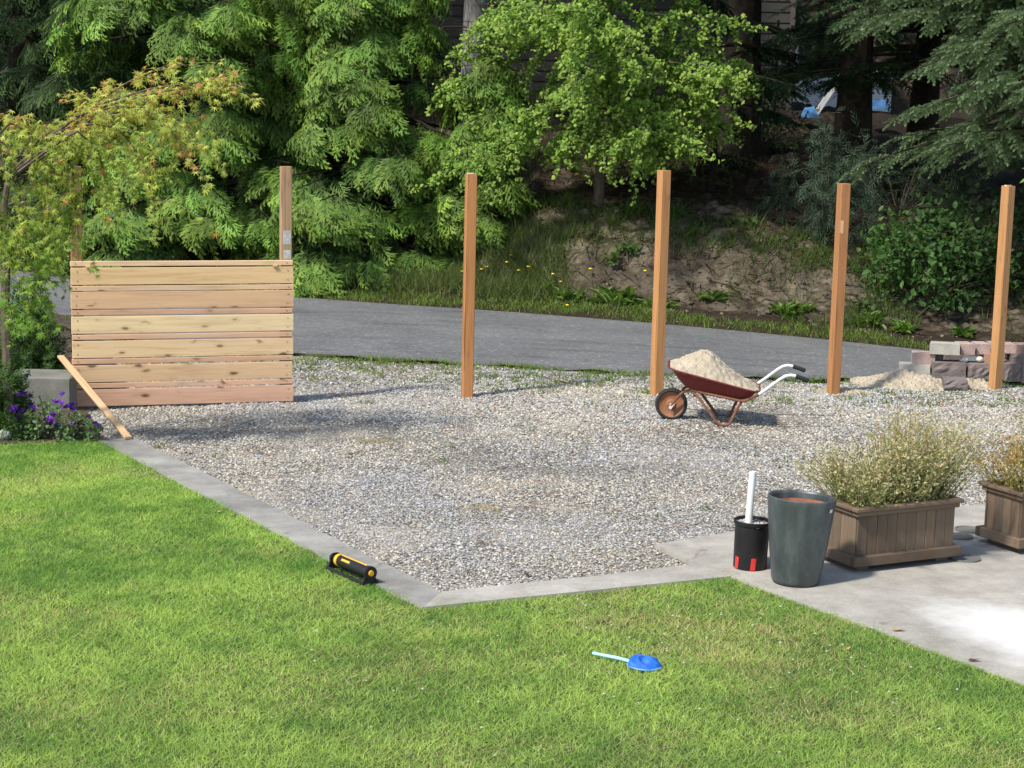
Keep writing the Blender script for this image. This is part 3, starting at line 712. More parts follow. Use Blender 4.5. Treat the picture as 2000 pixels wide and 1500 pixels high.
# sand heaped in the tray
def sandmat(name, a, b):
    k = NT(name, .95, .1); v = k.coord('Object'); n1 = k.noise(v, 7, 8, .7); n2 = k.noise(v, 120, 3)
    c = k.ramp(n1, [(.3, a), (.7, b)]); c = k.mix(c, k.ramp(n2, [(.3, (.6, .6, .6)), (.65, (1.15, 1.15, 1.15))]), .8, 'MULTIPLY'); k.base(c); k.bump(n2, .7, .008); return k.m
M_sand = sandmat('sandy soil', (.36, .30, .215), (.54, .465, .35))
xs = np.linspace(-.025, .68, 60); ys = np.linspace(-.245, .245, 44); X, Y = np.meshgrid(xs, ys, indexing='ij')
prof = np.interp(X, [-.03, .0, .05, .12, .19, .25, .30, .38, .46, .54, .62, .68], [.435, .462, .478, .515, .552, .568, .556, .49, .42, .36, .32, .285])
ed = np.clip(1 - np.abs(Y) / .245, 0, 1); e2 = 1 - (1 - ed) ** 2.2
rim_ = .45 + (X + .02) / .70 * (.285 - .45) - .012
Zs = rim_ + (prof - rim_) * e2 + .040 * (fbm(X * 12, Y * 12, 140) - .5) * ed ** .3 + .022 * (vn(X * 42, Y * 42, 141) - .5) + .02 * np.clip(vn(X * 24, Y * 24, 143) - .72, 0, 1)
idx = np.arange(X.size).reshape(X.shape); F = np.stack([idx[:-1, :-1], idx[1:, :-1], idx[1:, 1:], idx[:-1, 1:]], -1)
xm = (X[:-1, :-1] + X[1:, 1:]) / 2; ym = (Y[:-1, :-1] + Y[1:, 1:]) / 2
F = F[inpoly(xm, ym, [(p[0], p[1]) for p in ring(-.024, -.247, .679, .247, lambda x: 0, .10)])]
sh = link('sand_heap', mesh_np('sand_heap', np.stack([X, Y, Zs], -1).reshape(-1, 3), F, smooth=False), M_sand)
sh.location = wb.location; sh.rotation_euler = wb.rotation_euler
tag(sh, 'heap of beige sandy soil piled in the red wheelbarrow', 'sand heap')
# ------------------------------------------------------------------ sandy soil pile by the blocks
def heap(name, cx, cy, rx, ry, h, label, seed, z0=0):
    xs = np.linspace(-1, 1, 70); X, Y = np.meshgrid(xs, xs, indexing='ij'); r = np.sqrt(X ** 2 + Y ** 2)
    hh = h * np.clip(1 - r * (1 + .5 * (fbm(X * 2 + seed, Y * 2, 150) - .5)), 0, 1) ** .8
    Zs = hh * (.75 + .7 * (fbm(X * 4, Y * 4 + seed, 151))) + .03 * (vn(X * 18, Y * 18, seed) - .5) * (hh > .005) + .015 * (vn(X * 34, Y * 34, seed) - .5) * (hh > .005) - .012
    idx = np.arange(X.size).reshape(X.shape); F = np.stack([idx[:-1, :-1], idx[1:, :-1], idx[1:, 1:], idx[:-1, 1:]], -1).reshape(-1, 4)
    F = F[(Zs.ravel()[F] > -.011).any(1)]
    o = link(name, mesh_np(name, np.stack([X * rx, Y * ry, Zs], -1).reshape(-1, 3), F), M_sand, None, (cx, cy, z0 + gz(cx, cy)))
    return tag(o, label, 'soil heap')
p = G(1762, 752); heap('soil_heap', p[0], p[1], .46, .34, .125, 'loose heap of pale sandy soil beside the stacked concrete blocks', 3)
p = G(1640, 768); heap('soil_heap', p[0] + .05, p[1] + .05, .28, .20, .035, 'thin spill of sandy soil round the foot of the post with the pale patch', 5)
p = G(1895, 754); heap('soil_heap', p[0], p[1] - .05, .30, .25, .09, 'small heap of grey sandy gravel against the foot of the rightmost post', 8)

# ------------------------------------------------------------------ concrete wall blocks
k = NT('split concrete block', .9, .15); _v = k.coord('Object', rand=True); n1 = k.noise(_v, 7, 6, .7); n2 = k.noise(_v, 60, 4)
c = k.mix(k.objcol(), k.ramp(n1, [(.3, (.7, .68, .66)), (.7, (1.2, 1.2, 1.2))]), 1.0, 'MULTIPLY'); k.base(c); k.bump(n2, .6, .008); M_block = k.m
def block(px0, px1, pytop, pybot, Y, tone, label, rz=0.0, rough=False, depth=.2):
    a = AT(px0, pybot, Y); c = AT(px1, pybot, Y); t = AT(px0, pytop, Y)
    w = c[0] - a[0]; h = max(t[2] - a[2], .05)
    nx, nz = 7, 5
    V = []; F = []
    for j in range(nz):
        for i in range(nx):
            f = (random.uniform(-.014, .006) if rough and 0 < i < nx - 1 and 0 < j < nz - 1 else 0)
            V.append((w * i / (nx - 1) + random.uniform(-.002, .002), f - .0, h * j / (nz - 1) + random.uniform(-.002, .002)))
    for j in range(nz - 1):
        for i in range(nx - 1):
            q = j * nx + i; F.append((q, q + 1, q + nx + 1, q + nx))
    b = len(V); tp = .04 * w
    V += [(tp, depth, 0), (w - tp, depth, 0), (w - tp, depth, h), (tp, depth, h)]
    F += [(b + 1, b, b + 3, b + 2), tuple([(nz - 1) * nx + i for i in range(nx)] + [b + 2, b + 3]), tuple([i for i in range(nx)][::-1] + [b, b + 1]),
          tuple([j * nx for j in range(nz)] + [b + 3, b])[::-1] if False else tuple([b, ] + [j * nx for j in range(nz)] + [b + 3]),
          tuple([b + 2] + [j * nx + nx - 1 for j in range(nz)][::-1] + [b + 1])]
    m = MB(); m.add(V, F); o = m.build('concrete_block', M_block, None, False, (a[0], a[1], a[2])); o.rotation_euler = (0, 0, rz); o.color = tone + (1,)
    return tag(o, label, 'concrete block', 'loose blocks stacked by the gravel edge')
BR, BP, BG, BD = (.30, .21, .18), (.46, .34, .30), (.40, .38, .33), (.20, .165, .155)
YB = 16.62
for (x0, x1, y0, y1, yy, t, lab, rz, rg) in (
        (1843, 1889, 742, 760, YB - .42, BD, 'dark block half buried in soil below the lowest course', -.1, True),
        (1755, 1815, 712, 732, YB - .02, BG, 'grey block at the far end of the lowest course, on the sandy heap', -.15, False),
        (1822, 1887, 708, 734, YB - .10, BD, 'dark rough-faced block, second from the road end of the lowest course', .05, True),
        (1889, 1938, 711, 738, YB - .06, BD, 'dark rough-faced block in the lowest course, in front of the two white stones', .0, True),
        (1962, 1994, 711, 745, YB - .06, BD, 'dark rough block at the base, right after the rightmost post', .0, True),
        (1995, 2050, 711, 748, YB - .06, BD, 'dark rough block at the base, cut by the picture edge', .0, True),
        (1781, 1825, 690, 713, YB + .02, BP, 'pinkish block overhanging the road end of the second course', -.12, False),
        (1826, 1842, 692, 712, YB + .08, BD, 'narrow dark block face beside the pinkish overhanging block', .0, False),
        (1846, 1880, 692, 712, YB + .30, BD, 'shadowed block set back under the big pale top block', .0, False),
        (1923, 1962, 690, 709, YB + .03, (.46, .29, .21), 'orange-pink block partly hidden behind the rightmost post', .06, False),
        (1975, 2030, 691, 711, YB + .0, BD, 'dark rough block in the second course beyond the rightmost post', .0, True),
        (1815, 1873, 671, 691, YB - .02, BG, 'largest pale grey block lying on top of the stack', -.22, False),
        (1876, 1905, 672, 693, YB + .0, BP, 'pinkish top block right beside the pale grey one', .10, False),
        (1907, 1934, 672, 692, YB + .06, BP, 'pinkish chipped top block just before the rightmost post', .05, False),
        (1935, 1958, 671, 690, YB + .14, BP, 'pink top block hidden partly behind the rightmost post', .0, False),
        (1964, 1985, 673, 690, YB + .06, BP, 'pink top block just beyond the rightmost post', .0, False),
        (1986, 2040, 674, 692, YB + .02, BR, 'reddish brown top block cut by the picture edge', .0, False)):
    block(x0, x1, y0, y1, yy, t, lab, rz, rg)
M_wst = plain('white stone', (.66, .62, .53), .8, .2, .15, 12, .2)
def pebble(name, p, r, m, label, cat, seed=0, sq=(1, .7, .55), group=None):
    rr = np.random.default_rng(seed); V = []; F = []; nu, nv = 12, 7
    for j in range(nv + 1):
        for i in range(nu):
            t = math.pi * j / nv; a = 2 * math.pi * i / nu; s = 1 + .16 * (vn(math.cos(a) * 1.5 + 5, t * 1.5 + seed, 3) - .5)
            V.append((r * sq[0] * s * math.sin(t) * math.cos(a), r * sq[1] * s * math.sin(t) * math.sin(a), r * sq[2] * (s * math.cos(t) + .8)))
    for j in range(nv):
        for i in range(nu): F.append((j * nu + i, (j + 1) * nu + i, (j + 1) * nu + (i + 1) % nu, j * nu + (i + 1) % nu))
    o = MB().add(V, F).build(name, m, None, True, tuple(float(q) for q in p)); return tag(o, label, cat, group)
pebble('stone', AT(1882, 707, YB + .02), .042, M_wst, 'flat white stone in the block gap under the pinkish top block', 'stone', 2)
pebble('stone', AT(1913, 706, YB + .04), .034, M_wst, 'rounded white stone in the block gap closest to the rightmost post', 'stone', 5, (1, .8, .75))
pebble('stone', G(8, 858, .03), .055, M_wst, 'pale rounded stone at the lawn edge below the purple flowers', 'stone', 7, (1, .7, .75))

# ------------------------------------------------------------------ pots
PT = G(1553, 1137, .03)
k = NT('dark glazed pot', .38, .5); _v = k.coord('Object', (1, 1, .35)); n1 = k.noise(_v, 9, 6, .7)
k.base(k.ramp(n1, [(.3, (.026, .033, .035)), (.5, (.055, .068, .069)), (.72, (.11, .128, .127))])); k.bump(k.noise(k.coord('Object'), 60, 4), .12, .004)
rr = k.n('ShaderNodeMapRange'); k.l(n1, rr.inputs[0]); rr.inputs['To Min'].default_value = .3; rr.inputs['To Max'].default_value = .55; k.l(rr.outputs[0], k.b.inputs['Roughness']); M_pot = k.m
M_terra = plain('raw terracotta inside', (.36, .15, .085), .9, .15, .35, 10, .3)
pot = empty('plant_pot', PT, 0, 'tall dark green-grey glazed plant pot, empty, on the patio edge', 'plant pot', rot=(math.radians(-1.0), math.radians(2.6), .3))
m = MB(); m.lathe([(.001, 0), (.112, 0), (.122, .006), (.128, .02), (.150, .18), (.168, .34), (.177, .43), (.1795, .445), (.179, .456), (.174, .461), (.166, .460), (.160, .450)], 56); m.build('pot_body', M_pot, pot, True)
m = MB(); m.lathe([(.160, .4505), (.157, .42)], 56); m.build('glazed_lip', M_pot, pot, True)
m = MB(); m.lathe([(.1568, .4205), (.145, .34), (.13, .18), (.115, .05), (.001, .05)], 48); m.build('terracotta_lining', M_terra, pot, True)
V = []; a0 = math.radians(-62)
for zz_ in (.402, .420):
    for i in range(4):
        a = a0 + i * .05; r = .1785 + (zz_ - .405) * .1; V.append((r * math.cos(a), r * math.sin(a), zz_))
m = MB(); m.add(V, [(i, i + 1, i + 5, i + 4) for i in range(3)]); m.build('price_sticker', M_paper, pot)
BP_ = G(1464, 1108, .03)
M_blk = plain('black nursery plastic', (.012, .012, .013), .5, .4, .3, 14, .1)
bp = empty('nursery_pot', BP_, 0, 'small black nursery pot filled with pebbles, red tape near its base', 'plant pot', rot=(0, math.radians(1.5), 0))
m = MB(); m.lathe([(.001, 0), (.086, 0), (.090, .006), (.094, .24), (.101, .243), (.103, .25), (.103, .262), (.099, .265), (.095, .262), (.093, .24)], 44); m.build('pot_body', M_blk, bp, True)
M_red = plain('red tape', (.62, .035, .03), .5, .4, .1, 20, 0)
for a, ht in ((-158, .065), (-96, .068), (-20, .06)):
    V = []
    for zz_ in (.004, .004 + ht):
        for i in range(4):
            t = math.radians(a) + i * .095 + (zz_ > .01) * .04; r = .0915 + zz_ * .017; V.append((r * math.cos(t), r * math.sin(t), zz_))
    m = MB(); m.add(V, [(i, i + 1, i + 5, i + 4) for i in range(3)]); m.build('red_tape', M_red, bp)
n = 420; a = rnd(0, 6.28, n); r = np.sqrt(rng.random(n)) * .088
d = np.stack([np.cos(a * 7), np.sin(a * 7), rng.normal(size=n) * .3], 1)
V, F, C = inst(OCT, np.stack([r * np.cos(a), r * np.sin(a), np.full(n, .235) + rnd(0, .012, n)], 1), rot_frames(d, np.tile([0., 0, 1], (n, 1))), rnd(.006, .012, n), pal[rng.choice(10, n)])
o = link('pot_pebbles', mesh_np('pot_pebbles', V, F, C), M_stone, bp); o['kind'] = 'stuff'
m = MB(); m.lathe([(.001, .232), (.0925, .232)], 24); m.build('pebble_bed', M_gbed, bp)
M_pvc = plain('white pvc', (.80, .80, .78), .35, .5, .04, 8, 0)
m = MB(); m.tube([(0, 0, 0), (0, 0, .325)], .0195, 20, False); m.tube([(0, 0, .325), (0, 0, .20)], .0165, 20, False)
m.lathe([(.0165, .325), (.0195, .325)], 20)
o = m.build('plastic_pipe', M_pvc, None, True, (BP_[0] - .018, BP_[1], .235)); o.rotation_euler = (0, math.radians(2.5), 0); tag(o, 'white plastic pipe standing upright in the black pebble-filled pot', 'pipe')

# ------------------------------------------------------------------ planter boxes
def planter(p0, ang, L, D, H, label, seed):
    rr = random.Random(seed)
    e = empty('planter_box', p0, ang, label, 'planter', 'weathered timber planters on the patio')
    def tone():
        g_ = rr.uniform(.72, 1.2); return tuple(q * g_ for q in rr.choice([(.165, .112, .072), (.15, .108, .075), (.185, .130, .085)])) + (1,)
    base = .035
    for (x0, y0, x1, y1) in ((-.035, -.035, L + .035, 0.0), (-.035, D, L + .035, D + .035)):
        m = MB(); m.box((0, 0, 0), (x1 - x0, .035, .055), .004); o = m.build('base_rail', M_plantx, e, loc=(x0, y0, base)); o.color = tone()
    for x0 in (-.035, L):
        m = MB(); m.box((0, 0, 0), (D - .002, .035, .055), .004); o = m.build('base_rail', M_plantx, e, loc=(x0 + .035, .001, base)); o.rotation_euler = (0, 0, math.pi / 2); o.color = tone()
    for x0 in (.02, L - .10):
        m = MB(); m.box((0, 0, 0), (.08, D - .03, base), .004); o = m.build('runner', M_plantx, e, loc=(x0, .015, 0)); o.color = (.12, .1, .08, 1)
    # staves
    n = max(3, round(L / .068)); w = L / n; z0 = base + .045; z1 = H - .03
    for i in range(n):
        for (yy, f) in ((-.001, 0), (D - .015, 1)):
            m = MB(); m.box((0.0006, 0, z0), (w - .0006, .016, z1), .003)
            o = m.build('stave', M_plant, e, loc=(i * w, yy + rr.uniform(-.0015, .0015), 0)); o.color = tone()
    n = max(3, round((D - .03) / .072)); w = (D - .034) / n
    for i in range(n):
        for xx in (-.001, L - .015):
            m = MB(); m.box((0, 0.0006, z0), (.016, w - .0006, z1), .003)
            o = m.build('stave', M_plant, e, loc=(xx + rr.uniform(-.0015, .0015), .017 + i * w, 0)); o.color = tuple(q * 1.08 for q in tone()[:3]) + (1,)
    # moulding under the cap and flat cap rails
    for dz, ov, h in ((-.028, .018, .026), (-.001, .034, .022)):
        for (x0, y0, l, rz) in ((-ov, -ov, L + 2 * ov, 0), (-ov, D + ov - .05, L + 2 * ov, 0), (-ov + .05, -ov + .0505, D + 2 * ov - .101, 1), (L + ov, -ov + .0505, D + 2 * ov - .101, 1)):
            m = MB(); m.box((0, 0, 0), (l, .05, h), .004); o = m.build('cap_rail', M_plantx, e, loc=(x0, y0, H + dz)); o.rotation_euler = (0, 0, rz * math.pi / 2); o.color = tone()
    m = MB(); m.box((.016, .017, .10), (L - .016, D - .017, H - .05), 0, 0); o = m.build('potting_soil', M_soil, e)
    return e
A1 = G(1668, 1122, .03); pang = math.atan2(.33, .66)
ca, sa = math.cos(pang), math.sin(pang)
A1 = A1 + np.array([ca * .035 - sa * .035, sa * .035 + ca * .035, 0])
planter((A1[0], A1[1], .03), pang, .66, .30, .335, 'long weathered timber planter box with staves, behind the dark glazed pot', 1)
A2 = G(1988, 1085, .03); A2 = A2 + np.array([ca * .035 - sa * .035, sa * .035 + ca * .035, 0])
planter((A2[0], A2[1], .03), pang, .66, .30, .335, 'weathered timber planter box cut off by the picture edge', 2)

M_olive = plain('olive stems', (.22, .19, .09), .9, .1, .25, 20, 0)
M_heath = leafmat('heather leaves', .3, nscale=4, tint=(1.2, 1.15, .6))
LEAFT = (np.array([[0, 0, 0], [.5, .22, .03], [1, 0, 0], [.5, -.22, .03]], float), np.array([[0, 1, 2], [0, 2, 3]]), np.array([0, .5, 1, .5]))
def heather(base, L, D, hmax, n_st, ca_, cb_, tipc, label, seed):
    r_ = random.Random(seed)
    e = empty('heather_bush', base, pang, label, 'shrub', 'shrubs growing in the planters')
    st = MB(); P = []; Dv = []; Cc = []; Tt = []
    for i in range(n_st):
        x = r_.uniform(.04, L - .04); y = r_.uniform(.04, D - .04)
        fx = (x / L - .5) * 2; hh = hmax * (.34 + .42 * vn(x * 6 + seed, 2.1, 9) + .22 * r_.random()) * (1.0 - .25 * abs(fx) ** 3)
        if .50 < x / L < .66 and r_.random() < .3: hh = max(hh, hmax * r_.uniform(.75, 1.02))
        ox = fx * .36 + r_.gauss(0, .13); oy = (y / D - .5) * .32 + r_.gauss(0, .08)
        p0 = np.array([x, y, 0]); pts = [p0 + np.array([ox * hh / hmax * t ** 1.1 * .9, oy * t, hh * t - .06 * abs(ox) * t * t]) for t in (0, .3, .6, 1)]
        st.tube(pts, [.0035, .003, .002, .001], 4, False)
        for q in range(44):
            t = .10 + .90 * r_.random() ** .8; j = min(int(t * 3), 2); f = t * 3 - j; p = pts[j] * (1 - f) + pts[j + 1] * f
            P.append(p + np.array([r_.gauss(0, .016), r_.gauss(0, .016), r_.gauss(0, .01)])); Dv.append((r_.gauss(0, .7) + ox, r_.gauss(0, .7) + oy, r_.uniform(.1, 1)))
            mixv = r_.random(); c = np.array(ca_) * (1 - mixv) + np.array(cb_) * mixv
            if t > .72 and r_.random() < .5: c = np.array(tipc)
            Cc.append(c * r_.uniform(.7, 1.25))
    st.build('stems', M_olive, e)
    P = np.array(P); Dv = np.array(Dv); Cc = np.array(Cc); n = len(P)
    V, F, C = inst(LEAFT, P, rot_frames(Dv, unit(n)), rnd(.014, .029, n), Cc)
    link('foliage', mesh_np('foliage', V, F, C), M_heath, e)
heather((A1[0], A1[1], .28 + .03), .66, .30, .63, 330, (.29, .325, .13), (.46, .47, .22), (.55, .44, .26), 'sprawling olive and straw-coloured heather bush in the long planter', 4)
heather((A2[0], A2[1], .28 + .03), .66, .30, .42, 150, (.26, .27, .08), (.42, .33, .11), (.55, .31, .10), 'orange-tinted bush in the planter cut off by the picture edge', 6)

# round covers set in the patio
M_lid = plain('grey plastic lid', (.17, .165, .15), .7, .3, .2, 12, .1)
for (x, y, r, lab) in ((1893, 1036, .085, 'dark round cover flush in the patio, nearest the gravel'), (1873, 1049, .08, 'dark round cover half hidden behind the long planter'), (1885, 1092, .085, 'shallow grey saucer lying beside the long planter')):
    p = G(x, y, .03); m = MB(); m.lathe([(.001, .004), (r - .01, .004), (r - .008, .009), (r, .009), (r, .0)], 30)
    tag(m.build('round_cover', M_lid, None, True, tuple(p + np.array([0, 0, .001]))), lab, 'cover', 'round covers on the patio')

# ------------------------------------------------------------------ oscillating sprinkler
SA = G(657, 1112, .03); SB = G(724, 1141, .03); sa_ = math.atan2(SB[1] - SA[1], SB[0] - SA[0]); Ls = math.hypot(SB[1] - SA[1], SB[0] - SA[0])
M_yel = plain('yellow plastic', (.80, .42, .03), .45, .4, .08, 12, 0)
sp = empty('lawn_sprinkler', (SA[0], SA[1], .03), sa_, 'black and yellow oscillating lawn sprinkler lying on the kerb', 'sprinkler')
m = MB(); m.tube([(0, 0, .058), (.02, 0, .058), (Ls - .02, 0, .058), (Ls, 0, .058)], [.026, .031, .031, .028], 18); bo = m.build('spray_tube', M_blk, sp, True)
m = MB(); m.tube([(.025, 0, .058), (.05, 0, .058)], .0335, 18); m.build('yellow_ring', M_yel, bo, True)
m = MB(); m.tube([(Ls - .012, 0, .058), (Ls + .003, 0, .058)], [.036, .036], 20); ec = m.build('end_cap', M_blk, sp, True)
m = MB(); m.tube([(Ls + .0025, 0, .058), (Ls + .009, 0, .058)], [.016, .014], 16); m.build('dial', M_yel, ec, True)
m = MB(); m.tube([(-.03, 0, .058), (.0, 0, .058)], [.027, .035], 18); m.build('end_cap', M_blk, sp, True)
for s in (-1, 1):
    m = MB(); m.tube([(-.03, s * .040, .008), (Ls * .5, s * .036, .008), (Ls, s * .040, .008)], .009, 8); m.build('skid', M_blk, sp, True)
    m = MB(); m.box((-.05, -.006, 0), (.03, .006, .003), 0); o = m.build('width_tab', M_yel, sp, loc=(Ls * (.55 if s < 0 else .42), s * -.024, .077)); o.rotation_euler = (s * .9, 0, 0)
for x in (-.02, Ls - .012):
    m = MB(); m.prism([(-.045, 0), (.045, 0), (.038, .018), (.025, .05), (-.025, .05), (-.038, .018)], -.006, .006)
    o = m.build('end_stand', M_blk, sp, loc=(x, 0, .002)); o.rotation_euler = (math.pi / 2, 0, math.pi / 2)
m = MB(); m.tube([(.06, .0, .09), (Ls * .9, 0, .09)], .004, 6); m.build('nozzle_strip', M_yel, sp, True)

# ------------------------------------------------------------------ blue net on the lawn
NA = G(1158, 1280, .035); NC = G(1257, 1300, .03); na = math.atan2(NC[1] - NA[1], NC[0] - NA[0]); Ln = math.hypot(NC[1] - NA[1], NC[0] - NA[0])
k = NT('blue net mesh', .6, .3); _v = k.coord('Object'); n1 = k.noise(_v, 30, 4)
k.base(k.ramp(n1, [(.3, (.012, .09, .42)), (.7, (.03, .17, .62))])); k.bump(k.noise(k.coord('Object'), 260, 2), .4, .003); M_net = k.m
M_cyan = plain('pale turquoise plastic', (.36, .68, .74), .45, .4, .05, 10, 0)
M_blue = plain('blue plastic', (.10, .33, .70), .45, .4, .1, 10, 0)
nt = empty('fishing_net', (NA[0], NA[1], 0), na, 'small blue hand net with pale turquoise handle lying on the lawn', 'net')
m = MB(); m.tube([(0, 0, .045), (Ln * .5, 0, .043), (Ln - .065, 0, .038)], [.0075, .0085, .008], 10); m.build('handle', M_cyan, nt, True)
hc = (Ln + .005, 0.0); R_ = .077
m = MB(); m.tube([(hc[0] + R_ * math.cos(a), hc[1] + R_ * .92 * math.sin(a), .033) for a in np.linspace(0, 2 * math.pi, 33)], .0042, 6, False); m.build('hoop', M_blue, nt, True)
V = []; F = []; nu, nv = 36, 9
for j in range(nv + 1):
    t = j / nv
    for i in range(nu):
        a = 2 * math.pi * i / nu; r = R_ * math.cos(t * 1.45) * (1 + .05 * math.sin(5 * a + 3 * t))
        z_ = .034 + .036 * math.sin(t * 1.57) * (.75 + .5 * vn(math.cos(a) * 2 + 4, math.sin(a) * 2 + 9, 5)) + .008 * math.sin(6 * a + 9 * t) * math.sin(t * 3.0)
        V.append((hc[0] + r * math.cos(a) - .012 * t, hc[1] + r * .92 * math.sin(a) + .008 * t, z_))
for j in range(nv):
    for i in range(nu): F.append((j * nu + i, j * nu + (i + 1) % nu, (j + 1) * nu + (i + 1) % nu, (j + 1) * nu + i))
m = MB(); m.add(V, F); m.build('net_bag', M_net, nt, True)

# ------------------------------------------------------------------ fallen leaves and bark chips
M_dry = plain('dry leaf', (.42, .27, .13), .8, .2, .25, 20, .2)
def dryleaf(p, s, rz, lab, tone=M_dry, cat='leaf', name='dry_leaf'):
    V = [(-1, 0, .1), (-.5, .35, .25), (.2, .42, .12), (1, .05, .3), (.3, -.35, .3), (-.5, -.3, .05), (-.1, .03, .0)]
    m = MB(); m.add([(a * s, b_ * s, c_ * s + .002) for a, b_, c_ in V], [(0, 6, 1), (1, 6, 2), (2, 6, 3), (3, 6, 4), (4, 6, 5), (5, 6, 0)])
    o = m.build(name, tone, None, True, tuple(float(q) for q in p)); o.rotation_euler = (0, 0, rz); tag(o, lab, cat)
M_chip = plain('bark chip', (.10, .055, .035), .9, .1, .3, 20, .2)
dryleaf(G(432, 1000, .03), .026, .4, 'curled tan dry leaf lying on the kerb by the lawn')
dryleaf(G(1903, 1291, .032), .032, .1, 'dark brown bark chip on the patio near the whitened patch', M_chip, 'bark chip', 'bark_chip')
dryleaf(G(1755, 1232, .032), .036, 0, 'thin tan leaf on the patio beside the lawn edge')
dryleaf(G(1030, 1122, .02), .03, .9, 'dark brown clod on the gravel near the kerb', M_chip, 'clod', 'soil_clod')
dryleaf(G(1657, 1268, .035), .02, .9, 'small orange leaf on the dry lawn near the patio')
dryleaf(G(1676, 1388, .035), .02, .2, 'dark brown leaf lying alone on the lawn', M_chip)
dryleaf(G(1958, 883, .02), .04, 2.6, 'pale wood chip on the gravel behind the planters', M_dry, 'wood chip', 'wood_chip')
dryleaf(G(1325, 629, .0), .03, 0, 'pale dead leaf at the far edge of the road')
#@@PLANTS
# ------------------------------------------------------------------ foliage templates
def rhomb(V, F, T, p, d, n, L, w, t0, t1, lift=0.0):
    """a thin leaflet from p along d (unit), half-width w, in the plane with side n"""
    b = len(V); p = np.array(p, float); d = np.array(d, float); n = np.array(n, float)
    V += [p, p + d * L * .45 + n * w + np.array([0, 0, lift]), p + d * L, p + d * L * .45 - n * w + np.array([0, 0, lift])]
    F += [(b, b + 3, b + 2), (b, b + 2, b + 1)]; T += [t0, (t0 + t1) / 2, t1, (t0 + t1) / 2]
def cedar_spray(pairs, lobes, seed, dk=1.0):
    r = random.Random(seed); V = []; F = []; T = []
    for i in range(pairs * 2):
        s = (i + .7) / (pairs * 2 + .5); side = 1 if i % 2 else -1
        p = (s * .92, 0, -.42 * dk * s * s); ln = (.42 * (1 - s) ** .75 + .13) * r.uniform(.65, 1.25); a = math.radians(r.uniform(26, 46) + 9 * (1 - dk)) * side
        d = np.array([math.cos(a), math.sin(a), -.32 - .58 * s * dk + r.uniform(-.15, .15)]); d /= np.linalg.norm(d); nn = np.array([-math.sin(a), math.cos(a), 0])
        rhomb(V, F, T, p, d, nn, ln, .027, .25 + .35 * s, .75 + .25 * s, .008)
        for q in range(lobes):
            u = (q + .6) / (lobes + .5); sd = 1 if q % 2 else -1; a2 = a + sd * math.radians(38)
            d2 = np.array([math.cos(a2), math.sin(a2), d[2] * .9]); d2 /= np.linalg.norm(d2)
            rhomb(V, F, T, np.array(p) + d * ln * u, d2, (-math.sin(a2), math.cos(a2), 0), ln * (.55 - .22 * u), .022, .4 + .3 * s, .9, .004)
    rhomb(V, F, T, (.05, 0, 0), np.array([.92, 0, -.40]), (0, 1, 0), 1.0, .012, .1, 1.0)
    return np.array(V), np.array(F), np.array(T)
SPR = [cedar_spray(6, 2, 1, .25), cedar_spray(6, 2, 2, .6), cedar_spray(6, 2, 3, 1.0)]
SPR_MID = cedar_spray(6, 0, 8)
SPR_LO = cedar_spray(3, 0, 9)
def shoot_t(n, seed):
    r = random.Random(seed); V = []; F = []; T = []
    for i in range(n):
        s = i / n; a = r.uniform(0, 6.283); rad = .17 * (1 - .45 * s); p = np.array([s * .85, 0, 0])
        o = np.array([r.uniform(.25, .5), math.cos(a), math.sin(a)]); o /= np.linalg.norm(o)
        w = np.cross(o, [1, 0, 0]); w = w / np.linalg.norm(w) * .05
        b = len(V); V += [p - w, p + w, p + o * rad * 1.25]; F.append((b, b + 1, b + 2)); T += [.2 + .4 * s, .2 + .4 * s, .6 + .4 * s]
    b = len(V); V += [np.array([0, .02, 0]), np.array([0, -.02, 0]), np.array([1.0, 0, 0])]; F.append((b, b + 1, b + 2)); T += [0, 0, 1]
    return np.array(V), np.array(F), np.array(T)
SHO = [shoot_t(24, s) for s in (1, 2)]
SHO_MID = [shoot_t(13, s) for s in (6, 7)]
SHO_LO = shoot_t(5, 5)
SHO_LO = (SHO_LO[0] * np.array([1, 1.5, 1.5]), SHO_LO[1], SHO_LO[2])
def fan_leaf():
    V = [(0, 0, 0)]; T = [0.2]
    for i in range(5):
        a = math.radians(-66 + 33 * i); r = 1.0 - .12 * (i % 2) - .1 * (abs(i - 2) == 2); V.append((.12 + r * math.cos(a), r * math.sin(a), .10 * math.cos(2 * a) - .05)); T.append(.9)
    return np.array(V, float), np.array([(0, i, i + 1) for i in range(1, 5)]), np.array(T)
FAN = fan_leaf()
def oval_leaf():
    V = np.array([(0, 0, 0), (.25, .24, .06), (.62, .27, .05), (1, 0, -.08), (.62, -.27, .05), (.25, -.24, .06), (.5, 0, -.02)], float)
    return V, np.array([(0, 6, 1), (1, 6, 2), (2, 6, 3), (3, 6, 4), (4, 6, 5), (5, 6, 0)]), np.array([.3, .6, .7, 1, .7, .6, .2])
OVAL = oval_leaf()
